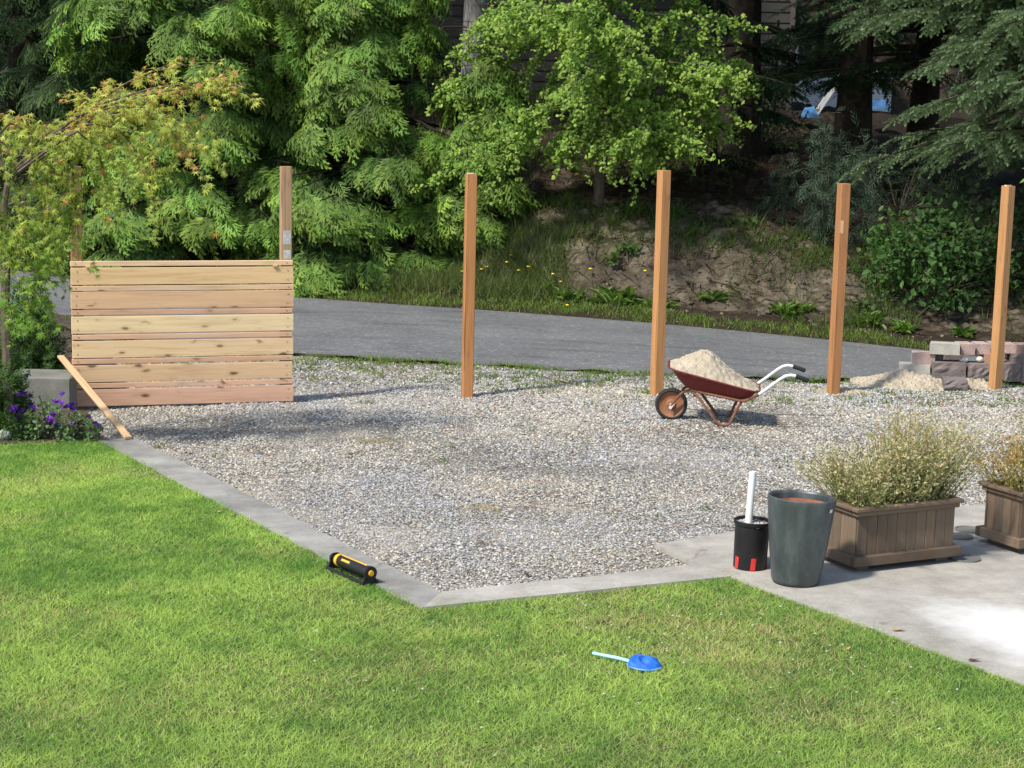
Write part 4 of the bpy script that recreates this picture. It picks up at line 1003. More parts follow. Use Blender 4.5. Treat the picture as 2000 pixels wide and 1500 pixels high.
def maple_leaf():
    V = [(0.0, 0, 0)]; T = [.1]; F = []
    angs = [-125, -82, -40, 0, 40, 82, 125]; lens = [.42, .72, .92, 1.0, .92, .72, .42]
    ring_ = []
    for i, (a, l) in enumerate(zip(angs, lens)):
        t = math.radians(a); V.append((l * math.cos(t), l * math.sin(t), -.16 * l * l)); T.append(1); ring_.append(len(V) - 1)
        if i < 6:
            t2 = math.radians((a + angs[i + 1]) / 2); V.append((.26 * math.cos(t2), .26 * math.sin(t2), .03)); T.append(.4); ring_.append(len(V) - 1)
    V.append((-.05, .06, 0)); T.append(.3); e1 = len(V) - 1; V.append((-.05, -.06, 0)); T.append(.3); e0 = len(V) - 1
    ring_ = [e0] + ring_ + [e1]
    F = [(0, ring_[i], ring_[i + 1]) for i in range(len(ring_) - 1)]
    return np.array(V, float), np.array(F), np.array(T)
MAP = maple_leaf()

def infr(P, m=.6):
    return (np.abs(P[:, 0]) < .285 * P[:, 1] + m) & (P[:, 2] < CAMZ + .0515 * P[:, 1] + .3)
def local(V, base): return V - np.asarray(base, float)[None]
def add_crown(name, parts, m, root, base):
    V, F, C = join(parts); return link(name, mesh_np(name, local(V, base), F, C), m, root)

# ------------------------------------------------------------------ western red cedars
def cedar(px, Yd, R0, Ht, label, seed, n_br, front=.72, lowz=.12, dens=1.0, taper=0.0, cA=(.022, .064, .014), cT=(.25, .42, .062)):
    r_ = random.Random(seed); base = AT(px, 300, Yd); bx, by = base[0], Yd; bz_ = float(bank_z(bx, by))
    base = np.array([bx, by, bz_]); root = empty('cedar_tree', base, 0, label, 'cedar tree', 'tall conifers across the road')
    tr = MB(); tr.tube([(0, 0, -.2), (.05, 0, 1), (0, .05, Ht * .5), (0, 0, Ht)], [.26, .20, .12, .02], 10)
    pos = []; dr = []; up = []; sc = []; hi = []; tipw = []
    for b in range(n_br):
        z = lowz + (Ht - lowz) * (r_.random() ** 1.9)
        if b < n_br * .72: z = lowz + r_.random() * min(3.9, Ht * .85)
        z = min(z, Ht * .95)
        vis = z + bz_ < 4.6
        a = (-math.pi / 2 + r_.gauss(0, .95)) if r_.random() < front else r_.uniform(0, 6.283)
        o = np.array([math.cos(a), math.sin(a), 0]); lat = np.array([-o[1], o[0], 0])
        rad = R0 * (1 - .85 * max(z - .5, 0) / Ht) * (1 - taper * min(max((z - .9) / 2.2, 0), 1)) * r_.uniform(.62, 1.08)
        droop = r_.uniform(.25, .65)
        path = lambda s: np.array([0, 0, z + .15 * s - droop * s * s * rad * .5 + .18 * max(s - .75, 0)]) + o * rad * s
        tr.tube([path(s) for s in (0, .35, .7, .95)], [.03, .022, .014, .006], 4, False)
        nsp = int((34 if vis else 14) * dens)
        for q in range(nsp):
            s = .34 + .66 * r_.random() ** .42; w = (.15 + .30 * (1 - s)) * rad * .5
            l = r_.uniform(-1, 1)
            p = path(s) + lat * l * w + np.array([0, 0, -.10 * abs(l) + r_.gauss(0, .03)])
            d = o * r_.uniform(.25, .9) + lat * (l * .75 + r_.gauss(0, .22)) + np.array([0, 0, -r_.uniform(.25, 1.0)])
            pos.append(p + base); dr.append(d); up.append(o * r_.uniform(.3, 1) + np.array([0, 0, r_.uniform(.5, 1.1)])); sc.append(r_.uniform(.30, .54) * (1 if vis else 1.7)); hi.append(vis)
            tipw.append(min(1.1, (.10 + .95 * s ** 2.2) * r_.uniform(.6, 1.15)))
    tr.build('trunk', M_bark, root)
    pos = np.array(pos); dr = np.array(dr); up = np.array(up); sc = np.array(sc); hi = np.array(hi); tipw = np.array(tipw)[:, None]
    R = rot_frames(dr, up); n = len(pos)
    v = (rnd(.5, 1.35, n) * (.75 + .5 * vn(pos[:, 0] * 2.2 + pos[:, 2], pos[:, 2] * 2.2, 77)))[:, None]; col = np.array(cA) * v; tip = (np.array(cA) * (1 - tipw) + np.array(cT) * tipw) * v * (1 + np.stack([rnd(-.1, .2, n), np.zeros(n), rnd(-.1, .1, n)], 1))
    parts = []; ch = rng.integers(0, 3, n)
    hi = infr(pos) & (pos[:, 1] < base[1] - .15) & (np.arange(n) >= 0)
    if Yd > 25.5: hi = hi & (rng.random(n) < .25)
    mid = infr(pos) & ~hi & (pos[:, 1] < base[1] + .6)
    keep = hi | mid | (rng.random(n) < .6)
    parts.append(inst(SPR_MID, pos[mid], R[mid], sc[mid], col[mid], tip[mid]))
    for i in range(3):
        m_ = hi & (ch == i); parts.append(inst(SPR[i], pos[m_], R[m_], sc[m_], col[m_], tip[m_]))
    m_ = ~hi & ~mid & keep; parts.append(inst(SPR_LO, pos[m_], R[m_], sc[m_] * 1.35, col[m_], tip[m_]))
    add_crown('crown', parts, M_cedar, root, base); return root
cedar(395, 25.0, 2.2, 9.5, 'broad green cedar with drooping sprays directly behind the fence panel', 11, 104)
cedar(725, 24.6, 2.15, 9.0, 'bright green drooping cedar standing beside the grey trunk, behind the first lone post', 12, 116, taper=.42)
cedar(565, 26.0, 1.8, 10.5, 'taller cedar rising between and behind the two front cedars', 13, 80)
cedar(180, 26.6, 1.9, 9.0, 'dark cedar behind the japanese maple', 14, 80, cA=(.02, .05, .012), cT=(.075, .14, .03))
cedar(955, 24.0, .85, 2.3, 'small young cedar at the foot of the grey trunk', 15, 34, lowz=.3)

# ------------------------------------------------------------------ spruces and dark trunks on the right
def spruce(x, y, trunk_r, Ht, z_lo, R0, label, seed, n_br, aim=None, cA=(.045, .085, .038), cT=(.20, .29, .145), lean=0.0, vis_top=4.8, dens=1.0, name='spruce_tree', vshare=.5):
    r_ = random.Random(seed); b0 = float(bank_z(x, y)); base = np.array([x, y, b0])
    root = empty(name, base, 0, label, 'spruce tree', 'tall conifers across the road')
    tr = MB(); hts = np.linspace(0, 1, 9)
    tr.tube([(lean * t * 2 + .03 * math.sin(t * 9), 0, -.3 + (Ht + .3) * t) for t in hts], [trunk_r * (1.35 - .35 * min(t * 8, 1)) * (1 - .9 * t) + .01 for t in hts], 14)
    pos = []; dr = []; up = []; sc = []; hi = []
    for b in range(n_br):
        nv_ = int(n_br * vshare); zw = (z_lo + (b / max(nv_, 1)) * (vis_top - z_lo)) if b < nv_ else vis_top + ((b - nv_) / (n_br - nv_)) * (Ht + b0 - vis_top - .3); zw += r_.gauss(0, .08); z = zw - b0
        a = r_.gauss(aim[0], aim[1]) if aim and r_.random() < .72 else r_.uniform(0, 6.283)
        o = np.array([math.cos(a), math.sin(a), 0]); lat = np.array([-o[1], o[0], 0])
        rad = R0 * (1 - .85 * max(z - 4, 0) / Ht) * r_.uniform(.7, 1.08); dp = r_.uniform(.10, .32)
        vis = zw < vis_top
        path = lambda s: np.array([0, 0, z + .1 * s - dp * rad * s * s + .10 * rad * max(s - .6, 0)]) + o * rad * s
        tr.tube([path(s) for s in (0, .3, .6, .85, 1)], [.035, .026, .018, .01, .005], 5, False)
        for q in range(int((17 if vis else 12) * dens)):
            s = .22 + .78 * r_.random() ** .75; sd = r_.choice((-1, 1)); ln = rad * .42 * (1.12 - s) * r_.uniform(.5, 1.1) + .12
            sub = o * .62 + lat * sd * r_.uniform(.5, 1.1) + np.array([0, 0, -r_.uniform(.05, .45)]); sub /= np.linalg.norm(sub); p0 = path(s)
            k_ = max(2, int(ln / (.052 if vis else .14)))
            for j in range(k_):
                t = (j + .6) / k_; p = p0 + sub * ln * t + np.array([0, 0, -.18 * ln * t * t])
                for s2 in ((-1, 1) if vis else (r_.choice((-1, 1)),)):
                    sl = np.cross(sub, [0, 0, 1]) * s2
                    d = sub * .8 + sl * r_.uniform(.3, .9) + np.array([0, 0, r_.uniform(-.55, .12)])
                    if j == k_ - 1: d = sub + np.array([0, 0, -.3])
                    pos.append(p + base); dr.append(d); up.append(np.array([0, 0, 1.]) + .3 * np.array([r_.gauss(0, 1), r_.gauss(0, 1), 0])); sc.append(r_.uniform(.13, .20) if vis else r_.uniform(.5, .8)); hi.append(vis)
    tr.build('trunk', M_bark, root)
    pos = np.array(pos); dr = np.array(dr); up = np.array(up); sc = np.array(sc); hi = np.array(hi); R = rot_frames(dr, up); n = len(pos)
    hi = hi & infr(pos, .3) & (pos[:, 1] < y + .8); sc = np.where(~hi & (sc < .3), sc * 1.6, sc)
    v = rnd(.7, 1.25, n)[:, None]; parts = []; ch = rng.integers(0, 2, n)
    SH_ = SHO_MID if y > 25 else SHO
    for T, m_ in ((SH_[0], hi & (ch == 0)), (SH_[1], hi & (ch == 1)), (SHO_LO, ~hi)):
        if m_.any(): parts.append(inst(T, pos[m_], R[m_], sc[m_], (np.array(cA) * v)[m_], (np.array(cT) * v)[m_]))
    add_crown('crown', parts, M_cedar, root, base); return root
spruce(4.70, 26.2, .24, 14, 4.0, 3.6, 'dark spruce whose black trunk stands in the middle of the shaded slope', 21, 64, (-math.pi / 2 + .75, .6))
spruce(3.22, 27.2, .27, 15, 5.2, 3.4, 'dark conifer trunk standing close to the dark-sided house', 22, 46, (-math.pi / 2, 1.2), (.02, .04, .02), (.05, .09, .04), vshare=.0, vis_top=5.2)
spruce(5.95, 27.4, .20, 13, 2.9, 3.0, 'dark conifer with low dead-looking boughs on the far side of the spruce trunk', 26, 60, (-math.pi / 2, 1.0), (.018, .036, .018), (.045, .08, .035))
spruce(7.5, 22.4, .26, 13, 2.15, 3.2, 'grey-green spruce reaching in from the picture edge above the last post', 23, 96, (math.pi * 1.0 + .45, .5), (.055, .10, .045), (.27, .37, .19), vshare=.55)
spruce(-7.3, 27.5, .28, 14, 2.6, 3.0, 'dark fir at the far edge above the japanese maple', 24, 60, (-math.pi / 2, 1.0), (.018, .040, .020), (.070, .12, .055))
spruce(2.6, 24.8, .045, 4.6, 1.9, 1.3, 'small shaded fir with one low spreading branch between the dark trunks', 25, 14, (-.9, .5), (.015, .035, .018), (.04, .075, .035), vshare=.8)

# grey trunk with dead hanging twigs
def deadtree(px, Yd, r, label, zb):
    p = AT(px, 140, Yd); base = np.array([p[0], Yd, float(bank_z(p[0], Yd))]); root = empty('grey_tree', base, 0, label, 'tree')
    kk = NT('grey bark', .95, .1); v = kk.coord('Object', (9, 9, 1.3)); n = kk.noise(v, 2.2, 8, .7); kk.base(kk.ramp(n, [(.3, (.17, .16, .145)), (.7, (.46, .44, .41))])); kk.bump(n, .9, .03)
    m = MB(); hs = [-.5, 0, 1, 3, 6, 10]; m.tube([(.02 * h, 0, h) for h in hs], [r * q for q in (1.2, 1.1, 1, .93, .8, .3)], 18); m.build('trunk', kk.m, root, True)
    r_ = random.Random(5); m = MB()
    for i in range(46):
        a = r_.uniform(0, 6.283); z = r_.uniform(1.0, 4.2); L = r_.uniform(.5, 1.5); o = Vector((math.cos(a), math.sin(a) * .8 - .35, 0))
        pts = [Vector((0, 0, z)) + o * L * t + Vector((r_.gauss(0, .03), 0, .18 * t - r_.uniform(.45, .9) * t * t)) for t in (0.1, .4, .7, 1)]
        m.tube(pts, [.012, .009, .006, .003], 4, False)
        for q in range(4):
            s = pts[r_.choice((1, 2, 3))]; m.tube([s, s + Vector((r_.gauss(0, .12), r_.gauss(0, .1), -.12)), s + Vector((r_.gauss(0, .2), r_.gauss(0, .15), -r_.uniform(.25, .6)))], [.004, .003, .0015], 3, False)
    m.build('dead_twigs', M_twig, root)
    # living crown above
    n = 1500; a = rnd(0, 6.283, n); hh = rnd(3.6, 10, n); rr = np.sqrt(rng.random(n)) * 2.6 * (1 - (hh - 3.6) / 8)
    P = np.stack([rr * np.cos(a), rr * np.sin(a), hh], 1) + base; dd = np.stack([np.cos(a), np.sin(a), -rnd(.3, .9, n)], 1)
    add_crown('crown', [inst(SPR_LO, P, rot_frames(dd, np.tile([0, 0, 1.], (n, 1))), rnd(.5, .9, n), np.tile([.02, .05, .014], (n, 1)))], M_cedar, root, base)
deadtree(922, 29.0, .195, 'pale grey bare tree trunk with dead hanging twigs beside the house', 2.8)

# ------------------------------------------------------------------ loose bright green tree on the bank
def bright_tree():
    p = AT(1168, 402, 23.6); base = np.array([p[0], 23.6, float(bank_z(p[0], 23.6)) - .05]); root = empty('leafy_tree', base, 0, 'bright yellow-green small-leaved tree with slender trunk on top of the bank', 'tree')
    r_ = random.Random(31); tr = MB()
    tp = [np.array([0, 0, 0]), np.array([.02, 0, .5]), np.array([.10, -.05, 1.1]), np.array([.05, -.1, 2.0]), np.array([.12, -.2, 3.2]), np.array([.1, -.2, 5.2])]
    tr.tube(tp, [.075, .062, .055, .05, .04, .015], 8)
    P = []; D = []; tint = []
    def limb(p0, d0, L, rad, lev):
        n = 7; pts = [p0]; d = d0 / np.linalg.norm(d0)
        for i in range(n):
            d = d + np.array([r_.gauss(0, .16), r_.gauss(0, .16), -.055 - .03 * lev + r_.gauss(0, .08)]); d /= np.linalg.norm(d); pts.append(pts[-1] + d * L / n)
        tr.tube(pts if lev < 2 else pts[::2], [max(rad * (1 - i / (n + 1)), .002) for i in range(n + 1)][::(1 if lev < 2 else 2)], 4 if lev == 0 else 3, False)
        if lev < 2:
            for i in range(2, n + 1):
                for q in range(2 if lev == 0 else 1):
                    dd = (pts[i] - pts[i - 1]); dd = dd / np.linalg.norm(dd); limb(pts[i], dd * .6 + np.array([r_.gauss(0, .7), r_.gauss(0, .7), r_.gauss(-.1, .4)]), L * r_.uniform(.3, .55), rad * .45, lev + 1)
        if lev >= 1:
            m = int(L / .055)
            for i in range(m):
                t = (i + r_.random()) / m * n; j = min(int(t), n - 1); q = pts[j] * (1 - (t - j)) + pts[j + 1] * (t - j)
                for w in range(4):
                    P.append(q + np.array([r_.gauss(0, .022), r_.gauss(0, .022), r_.gauss(0, .02)])); D.append((r_.gauss(0, 1), r_.gauss(0, 1) - .3, r_.gauss(.1, .6))); tint.append(t / n)
    for i in range(40):
        t = r_.uniform(.33, 1.0); f = t * 5; j = min(int(f), 4); p0 = tp[j] * (1 - (f - j)) + tp[j + 1] * (f - j)
        a = r_.uniform(0, 6.283) if r_.random() < .55 else -math.pi / 2 + r_.gauss(0, 1.0)
        limb(p0, np.array([math.cos(a) * 1.35, math.sin(a), r_.uniform(-.05, .65)]), r_.uniform(.9, 1.75) * (1 if t < .75 else .8), .020, 0)
    tr.build('trunk', M_twig, root)
    P = np.array(P) + base; D = np.array(D); tint = np.array(tint); n = len(P)
    v = rnd(.75, 1.25, n)[:, None]; a = np.array([.17, .30, .05]); b = np.array([.38, .50, .10]); f = (np.clip(tint, 0, 1) * rnd(.3, 1, n))[:, None]
    up = unit(n) * .7 + np.array([-.3, -.5, .7])
    D = D - up * (np.sum(D * up, 1) / np.sum(up * up, 1))[:, None] * .8
    add_crown('crown', [inst(FAN, P, rot_frames(D, up), rnd(.024, .043, n), (a * (1 - f) + b * f) * v)], M_leaf, root, base)
    print('bright leaves', n)
bright_tree()

# ------------------------------------------------------------------ shrubs
def shrub(name, c, rad, n_leaf, size, cA, cB, label, seed, T=OVAL, n_cl=40, flat=.6, cat='shrub', droop=.2, stems=True, mat=None, group=None):
    r_ = np.random.default_rng(seed); c = np.array(c, float); root = empty(name, c, 0, label, cat, group)
    u = r_.normal(size=(n_cl, 3)); u /= np.linalg.norm(u, axis=1, keepdims=True); u[:, 2] = np.abs(u[:, 2]) * 1.0
    cc = u * (r_.random((n_cl, 1)) ** .35) * np.array(rad)
    k_ = r_.integers(0, n_cl, n_leaf); P = cc[k_] + r_.normal(size=(n_leaf, 3)) * np.array(rad) * .13
    P[:, 2] = np.maximum(P[:, 2], .01)
    out = P / (np.linalg.norm(P, axis=1, keepdims=True) + 1e-6)
    D = r_.normal(size=(n_leaf, 3)) * .7 + out * .6 + np.array([0, -.15, -droop]); up = np.array([-.15, -.45, .8]) + r_.normal(size=(n_leaf, 3)) * flat * .7
    f = r_.random((n_leaf, 1)); sh = .75 + .5 * r_.random((n_cl, 1))[k_]
    add_crown('foliage', [inst(T, P, rot_frames(D, up), r_.uniform(size[0], size[1], n_leaf), (np.array(cA) * (1 - f) + np.array(cB) * f) * sh)], mat or M_leaf, root, (0, 0, 0))
    if stems:
        m = MB()
        for i in range(min(n_cl, 26)): m.tube([(0, 0, -.05), tuple(cc[i] * .5 + np.array([0, 0, .05])), tuple(cc[i])], [.012, .008, .003], 4, False)
        m.build('stems', M_twig, root)
    return root
def bp_(px, py, Yd): p = AT(px, py, Yd); return (p[0], Yd, float(bank_z(p[0], Yd)))
shrub('laurel_shrub', bp_(1825, 500, 22.1), (.95, .75, 1.15), 2600, (.06, .115), (.035, .085, .02), (.085, .165, .045), 'glossy dark green broadleaf shrub between the last two posts', 41, n_cl=46)
shrub('laurel_shrub', bp_(1955, 470, 22.6), (.9, .7, 1.25), 1500, (.06, .11), (.022, .05, .015), (.05, .10, .03), 'shadowed broadleaf shrub behind the rightmost post', 42, n_cl=30)
shrub('fern_shrub', bp_(1610, 480, 23.4), (.75, .6, 1.25), 900, (.16, .28), (.028, .05, .03), (.055, .09, .05), 'dull feathery dark shrub hanging over the bank behind the patched post', 43, T=SPR_LO, n_cl=34, droop=.7, mat=M_cedar)
shrub('fern_shrub', bp_(1760, 330, 25.0), (1.3, .8, 1.0), 1100, (.16, .28), (.02, .035, .02), (.035, .06, .03), 'low dark undergrowth at the foot of the spruce trunk', 44, T=SPR_LO, n_cl=40, mat=M_cedar)
shrub('salal_shrub', bp_(1260, 330, 25.3), (1.2, .8, .8), 1400, (.04, .07), (.03, .06, .015), (.07, .13, .03), 'shaded leafy undergrowth below the dark-sided house', 45, n_cl=40)
shrub('salal_shrub', bp_(1490, 235, 28.0), (.8, .6, 1.1), 1100, (.04, .08), (.04, .08, .02), (.11, .19, .05), 'leafy shrub between the two dark trunks in front of the white shed', 46, n_cl=34)
shrub('ivy_clump', bp_(1230, 500, 22.6), (.25, .15, .22), 90, (.05, .10), (.05, .10, .02), (.10, .18, .04), 'small leafy weed clump halfway up the bare bank near the wheelbarrow post', 47, n_cl=8)
shrub('ivy_clump', bp_(1440, 455, 23.0), (.20, .12, .15), 70, (.05, .09), (.04, .08, .02), (.08, .14, .04), 'green ivy clump on the bare clay face, just below its crest', 48, n_cl=8)
for i, (px, py, dy, s, lab) in enumerate(((1110, 590, .75, 1.0, 'leafy rosette weed at the road edge below the dandelions'), (1200, 588, .8, 1.5, 'largest pale green long-leaved weed tuft at the foot of the bank'), (1285, 590, .75, 1.0, 'long-leaved weed tuft hidden partly by the wheelbarrow post'), (1075, 560, .95, .8, 'small bright weed among the dandelions'), (1395, 560, 1.0, .9, 'dull green weed on the lower bank right of the wheelbarrow post'), (1530, 580, .9, 1.0, 'green weed on the lower bank before the patched post'), (1570, 575, 1.0, .8, 'small fresh weed on the lower bank beside the patched post'), (1690, 615, .9, 1.0, 'green weed on the bare slope just past the patched post'), (1745, 640, .8, 1.0, 'pale weed near the road, left of the block pile'), (1860, 640, .9, .9, 'green weed on the slope directly behind the block pile'))):
    q = AT(px, py, 21.5); x = q[0] * 1.02; y = float(yfar(x)) + dy; base = np.array([x, y, float(bank_z(x, y))])
    n = int(46 * s); a = rnd(0, 6.283, n); d = np.stack([np.cos(a), np.sin(a), rnd(.15, 1.3, n)], 1)
    root = empty('weed', base, 0, lab, 'weed', 'weeds along the foot of the bank')
    LL = (OVAL[0] * np.array([1, .55, 1.6]) + np.array([0, 0, 0]), OVAL[1], OVAL[2])
    f = rng.random((n, 1)); link('leaves', mesh_np('leaves', *inst(LL, rng.normal(size=(n, 3)) * np.array([.05, .05, .0]) * s, rot_frames(d, np.tile([0., 0, 1], (n, 1))), rnd(.10, .24, n) * s, (np.array([.09, .17, .03]) * (1 - f) + np.array([.22, .32, .09]) * f))), M_leaf, root)
M_dand = plain('dandelion yellow', (.85, .62, .02), .7, .2, .1, 30, 0)
ORD = ('first', 'second', 'third', 'fourth', 'fifth', 'sixth', 'seventh', 'eighth', 'ninth', 'tenth')
for di, (px, py) in enumerate(((903, 530), (941, 526), (951, 521), (990, 512), (998, 498), (1013, 528), (1032, 521), (1080, 535), (1095, 550), (1108, 596), (1153, 525), (1260, 529))):
    dlab = ('yellow dandelion just on the fence side of the first lone post' if di == 0 else 'yellow dandelion close to the wheelbarrow post, farthest from the cedars' if di == 11 else ORD[di - 1] + ' yellow dandelion counted from the first lone post towards the wheelbarrow')
    x = AT(px, py, 22.5)[0]; y0 = float(yfar(x)); best = None
    for u in np.arange(.35, 2.2, .03):
        p = AT(px, py, y0 + u); d = p[2] - float(bank_z(p[0], y0 + u))
        if d < .38 and (best is None or d > .12): best = (p, d)
        if d < .12: break
    p, d = best; d = max(d, .05); root = empty('dandelion', (p[0], p[1], p[2] - d), 0, dlab, 'flower', 'dandelions at the foot of the bank')
    m = MB(); m.tube([(0, 0, -.03), (.01, 0, d * .5), (0, 0, d)], .003, 4, False); m.build('stem', plain('stem green', (.10, .17, .04)) if 'stem green' not in bpy.data.materials else bpy.data.materials['stem green'], root)
    m = MB(); m.lathe([(.001, .012), (.014, .010), (.022, .002), (.012, -.008), (.001, -.010)], 12); m.build('flower_head', M_dand, root, True, (0, -.008, d))

# ------------------------------------------------------------------ japanese maple
def maple():
    base = np.array([AT(14, 690, 12.93)[0], 12.93, .0]); root = empty('japanese_maple', base, 0, 'weeping japanese maple with yellow-green and orange-tipped leaves beside the fence panel', 'maple tree')
    r_ = random.Random(51); tr = MB(); P = []; D = []; T_ = []; U = []
    Pt = lambda x, y, Yd: AT(x - max(0, x - 250) * .05, y, Yd - .52)
    trunk = [Pt(18, 868, 13.45), Pt(14, 700, 13.45), Pt(10, 600, 13.45), Pt(14, 480, 13.45), Pt(8, 400, 13.45), Pt(20, 330, 13.45)]
    tr.tube([p - base for p in trunk], [.042, .036, .032, .028, .024, .02], 8)
    arcs = [([(18, 340), (90, 270), (190, 205), (300, 172), (400, 160), (478, 142)], 13.35, 1.0, .32),
            ([(18, 345), (100, 275), (190, 200), (250, 160), (300, 140), (352, 118)], 13.55, 1.0, .16),
            ([(18, 345), (110, 262), (210, 205), (320, 178), (420, 168), (496, 165)], 13.25, .9, .3),
            ([(18, 350), (110, 280), (190, 225), (270, 215), (340, 255), (385, 330)], 13.15, .8, .5),
            ([(18, 350), (110, 285), (200, 230), (300, 215), (370, 240), (412, 300)], 13.45, .75, .4),
            ([(18, 350), (110, 290), (170, 240), (230, 250), (280, 310), (300, 390)], 13.05, .7, .5),
            ([(18, 350), (90, 295), (150, 255), (190, 290), (210, 360), (205, 440)], 12.95, .5, .5),
            ([(18, 350), (80, 290), (150, 225), (240, 205), (330, 230), (300, 330)], 13.3, .7, .5),
            ([(18, 350), (60, 310), (110, 280), (140, 320), (150, 400), (130, 470)], 13.0, .35, .5),
            ([(18, 350), (50, 280), (120, 250), (170, 230), (200, 190), (215, 155)], 13.6, .9, .12),
            ([(18, 350), (40, 300), (90, 262), (130, 240), (160, 200), (150, 182)], 13.5, .8, .12),
            ([(18, 340), (-10, 270), (20, 240), (60, 260), (90, 320), (95, 420)], 13.1, .7, .45),
            ([(18, 340), (-40, 260), (0, 225), (50, 235), (100, 280), (130, 300)], 13.3, .95, .4),
            ([(18, 340), (-40, 280), (-20, 260), (20, 290), (40, 370), (35, 480)], 12.9, .6, .5),
            ([(18, 340), (-60, 290), (-50, 290), (-20, 330), (0, 420), (10, 520)], 13.0, .5, .5),
            ([(18, 340), (20, 310), (60, 300), (80, 380), (85, 470), (70, 560)], 13.2, .3, .45),
            ([(18, 340), (-10, 320), (-30, 380), (-20, 470), (5, 560), (20, 640)], 13.1, .15, .4),
            ([(18, 400), (40, 390), (70, 440), (75, 520), (60, 600), (50, 650)], 13.3, .1, .35)]
    def leaves(path, n, hue, spread, sz):
        m = len(path) - 1
        for i in range(n):
            t = r_.random() ** .8 * m; j = min(int(t), m - 1); q = path[j] * (1 - (t - j)) + path[j + 1] * (t - j)
            d = path[j + 1] - path[j]; d = d / (np.linalg.norm(d) + 1e-9)
            P.append(q + np.array([r_.gauss(0, spread), r_.gauss(0, spread), r_.gauss(-.01, spread)]))
            D.append(d * .5 + np.array([r_.gauss(0, .6), r_.gauss(0, .5) - .2, -.45 + r_.gauss(0, .35)])); T_.append(min(1, max(0, hue + r_.gauss(0, .18)))); U.append(sz)
    for pts, Yd, hue, hang in arcs:
        wp = np.array([Pt(x, y, Yd + .05 * i * r_.uniform(-1, 1)) for i, (x, y) in enumerate(pts)])
        d = dense(wp, 22); tr.tube([p - base for p in d], [.010 * (1 - i / 24) + .0015 for i in range(22)], 4, False)
        leaves(list(d[4:]), 64, hue, .024, 1)
        for q in range(13):
            i = r_.randrange(6, 22); p = d[i]; L = hang * r_.uniform(.25, 1.0) * (.45 + .55 * (1 - i / 22) + .1); dx = r_.gauss(.08, .16); dy_ = r_.gauss(-.05, .14)
            tw = [p + np.array([dx * t, dy_ * t, -L * t * t + .03 * t]) for t in np.linspace(0, 1, 6)]
            tr.tube([v - base for v in tw], [.003, .0028, .0025, .002, .0015, .001], 3, False)
            leaves(tw, int(8 + 38 * L), hue * .6, .022, 1)
    tr.build('trunk', M_twig, root)
    P = np.array(P); D = np.array(D); T_ = np.array(T_); n = len(P)
    green = np.array([.16, .32, .045]); yel = np.array([.58, .60, .15]); org = np.array([.62, .36, .14])
    hgt = np.clip((P[:, 2] - .9) / 1.5, 0, 1); a = np.clip(T_ * .75 + hgt * .35, 0, 1)[:, None]  # upper leaves are yellower; some sunlit brightness is put into their colour
    c = green * (1 - a) + yel * a; om = (rng.random(n) < np.clip(T_ * .9 - .40, 0, .42) * hgt ** 1.5)[:, None]; c = np.where(om, org, c) * rnd(.75, 1.25, n)[:, None]
    up = np.tile([-.15, -.35, .9], (n, 1)) + rng.normal(size=(n, 3)) * .35
    add_crown('crown', [inst(MAP, P, rot_frames(D, up), rnd(.034, .056, n), c)], M_maple, root, base); print('maple leaves', n)
maple()
# conifer shrub and laceleaf at the bed
shrub('juniper_shrub', (AT(48, 705, 14.75)[0], 14.75, .2), (.36, .25, .50), 560, (.13, .22), (.03, .075, .018), (.085, .16, .035), 'dark green feathery juniper growing behind the low concrete wall', 52, T=SPR[0], n_cl=26, droop=.1, mat=M_cedar)
shrub('juniper_shrub', (AT(0, 790, 12.95)[0] - .08, 13.0, .02), (.26, .2, .50), 420, (.12, .2), (.04, .10, .02), (.12, .22, .04), 'bright green low bush at the picture edge behind the purple flowers', 53, T=SPR[1], n_cl=20, mat=M_cedar)
M_purp = plain('purple petals', (.16, .035, .36), .6, .3, .25, 40, 0)
petal = (np.array([[0, 0, 0], [.6, .3, .15], [1, 0, .05], [.6, -.3, .15]], float), np.array([[0, 1, 2], [0, 2, 3]]), np.zeros(4))
fl_n = 9; a = np.linspace(0, 6.28, fl_n, endpoint=False); fd = np.stack([np.cos(a), np.sin(a), .5 + .4 * np.sin(a * 3)], 1)
fme = mesh_np('flower', *inst(petal, np.zeros((fl_n, 3)), rot_frames(fd, np.tile([0., 0, 1], (fl_n, 1))), np.full(fl_n, .026), np.ones((fl_n, 3))))
for (px, py, Yd, rad, nl, nf, lab, sd) in ((20, 835, 13.05, (.20, .18, .24), 420, 12, 'purple-flowering plant closest to the picture edge, above the pale stone', 1), (90, 848, 12.98, (.20, .16, .26), 480, 15, 'bushy purple-flowering plant in the middle of the flower bed', 2), (150, 855, 12.95, (.18, .14, .17), 420, 9, 'low purple-flowering plant at the kerb end of the flower bed', 3)):
    c = AT(px, py, Yd); c[2] = .03
    root = shrub('flowering_plant', c, rad, nl, (.02, .042), (.10, .19, .07), (.22, .32, .14), lab, 60 + sd, n_cl=26, cat='flower', group='purple flowers in the bed')
    for i in range(nf):
        u = random.uniform(-1, 1); v = random.uniform(-.9, .3); z = rad[2] * random.uniform(.35, 1.2)
        f = link('flower', fme, M_purp, root, (u * rad[0] * 1.1, v * rad[1], z)); f.rotation_euler = (random.uniform(-.3, .9), random.uniform(-.5, .5), random.uniform(0, 6)); s = random.uniform(1.2, 1.9); f.scale = (s, s, s)
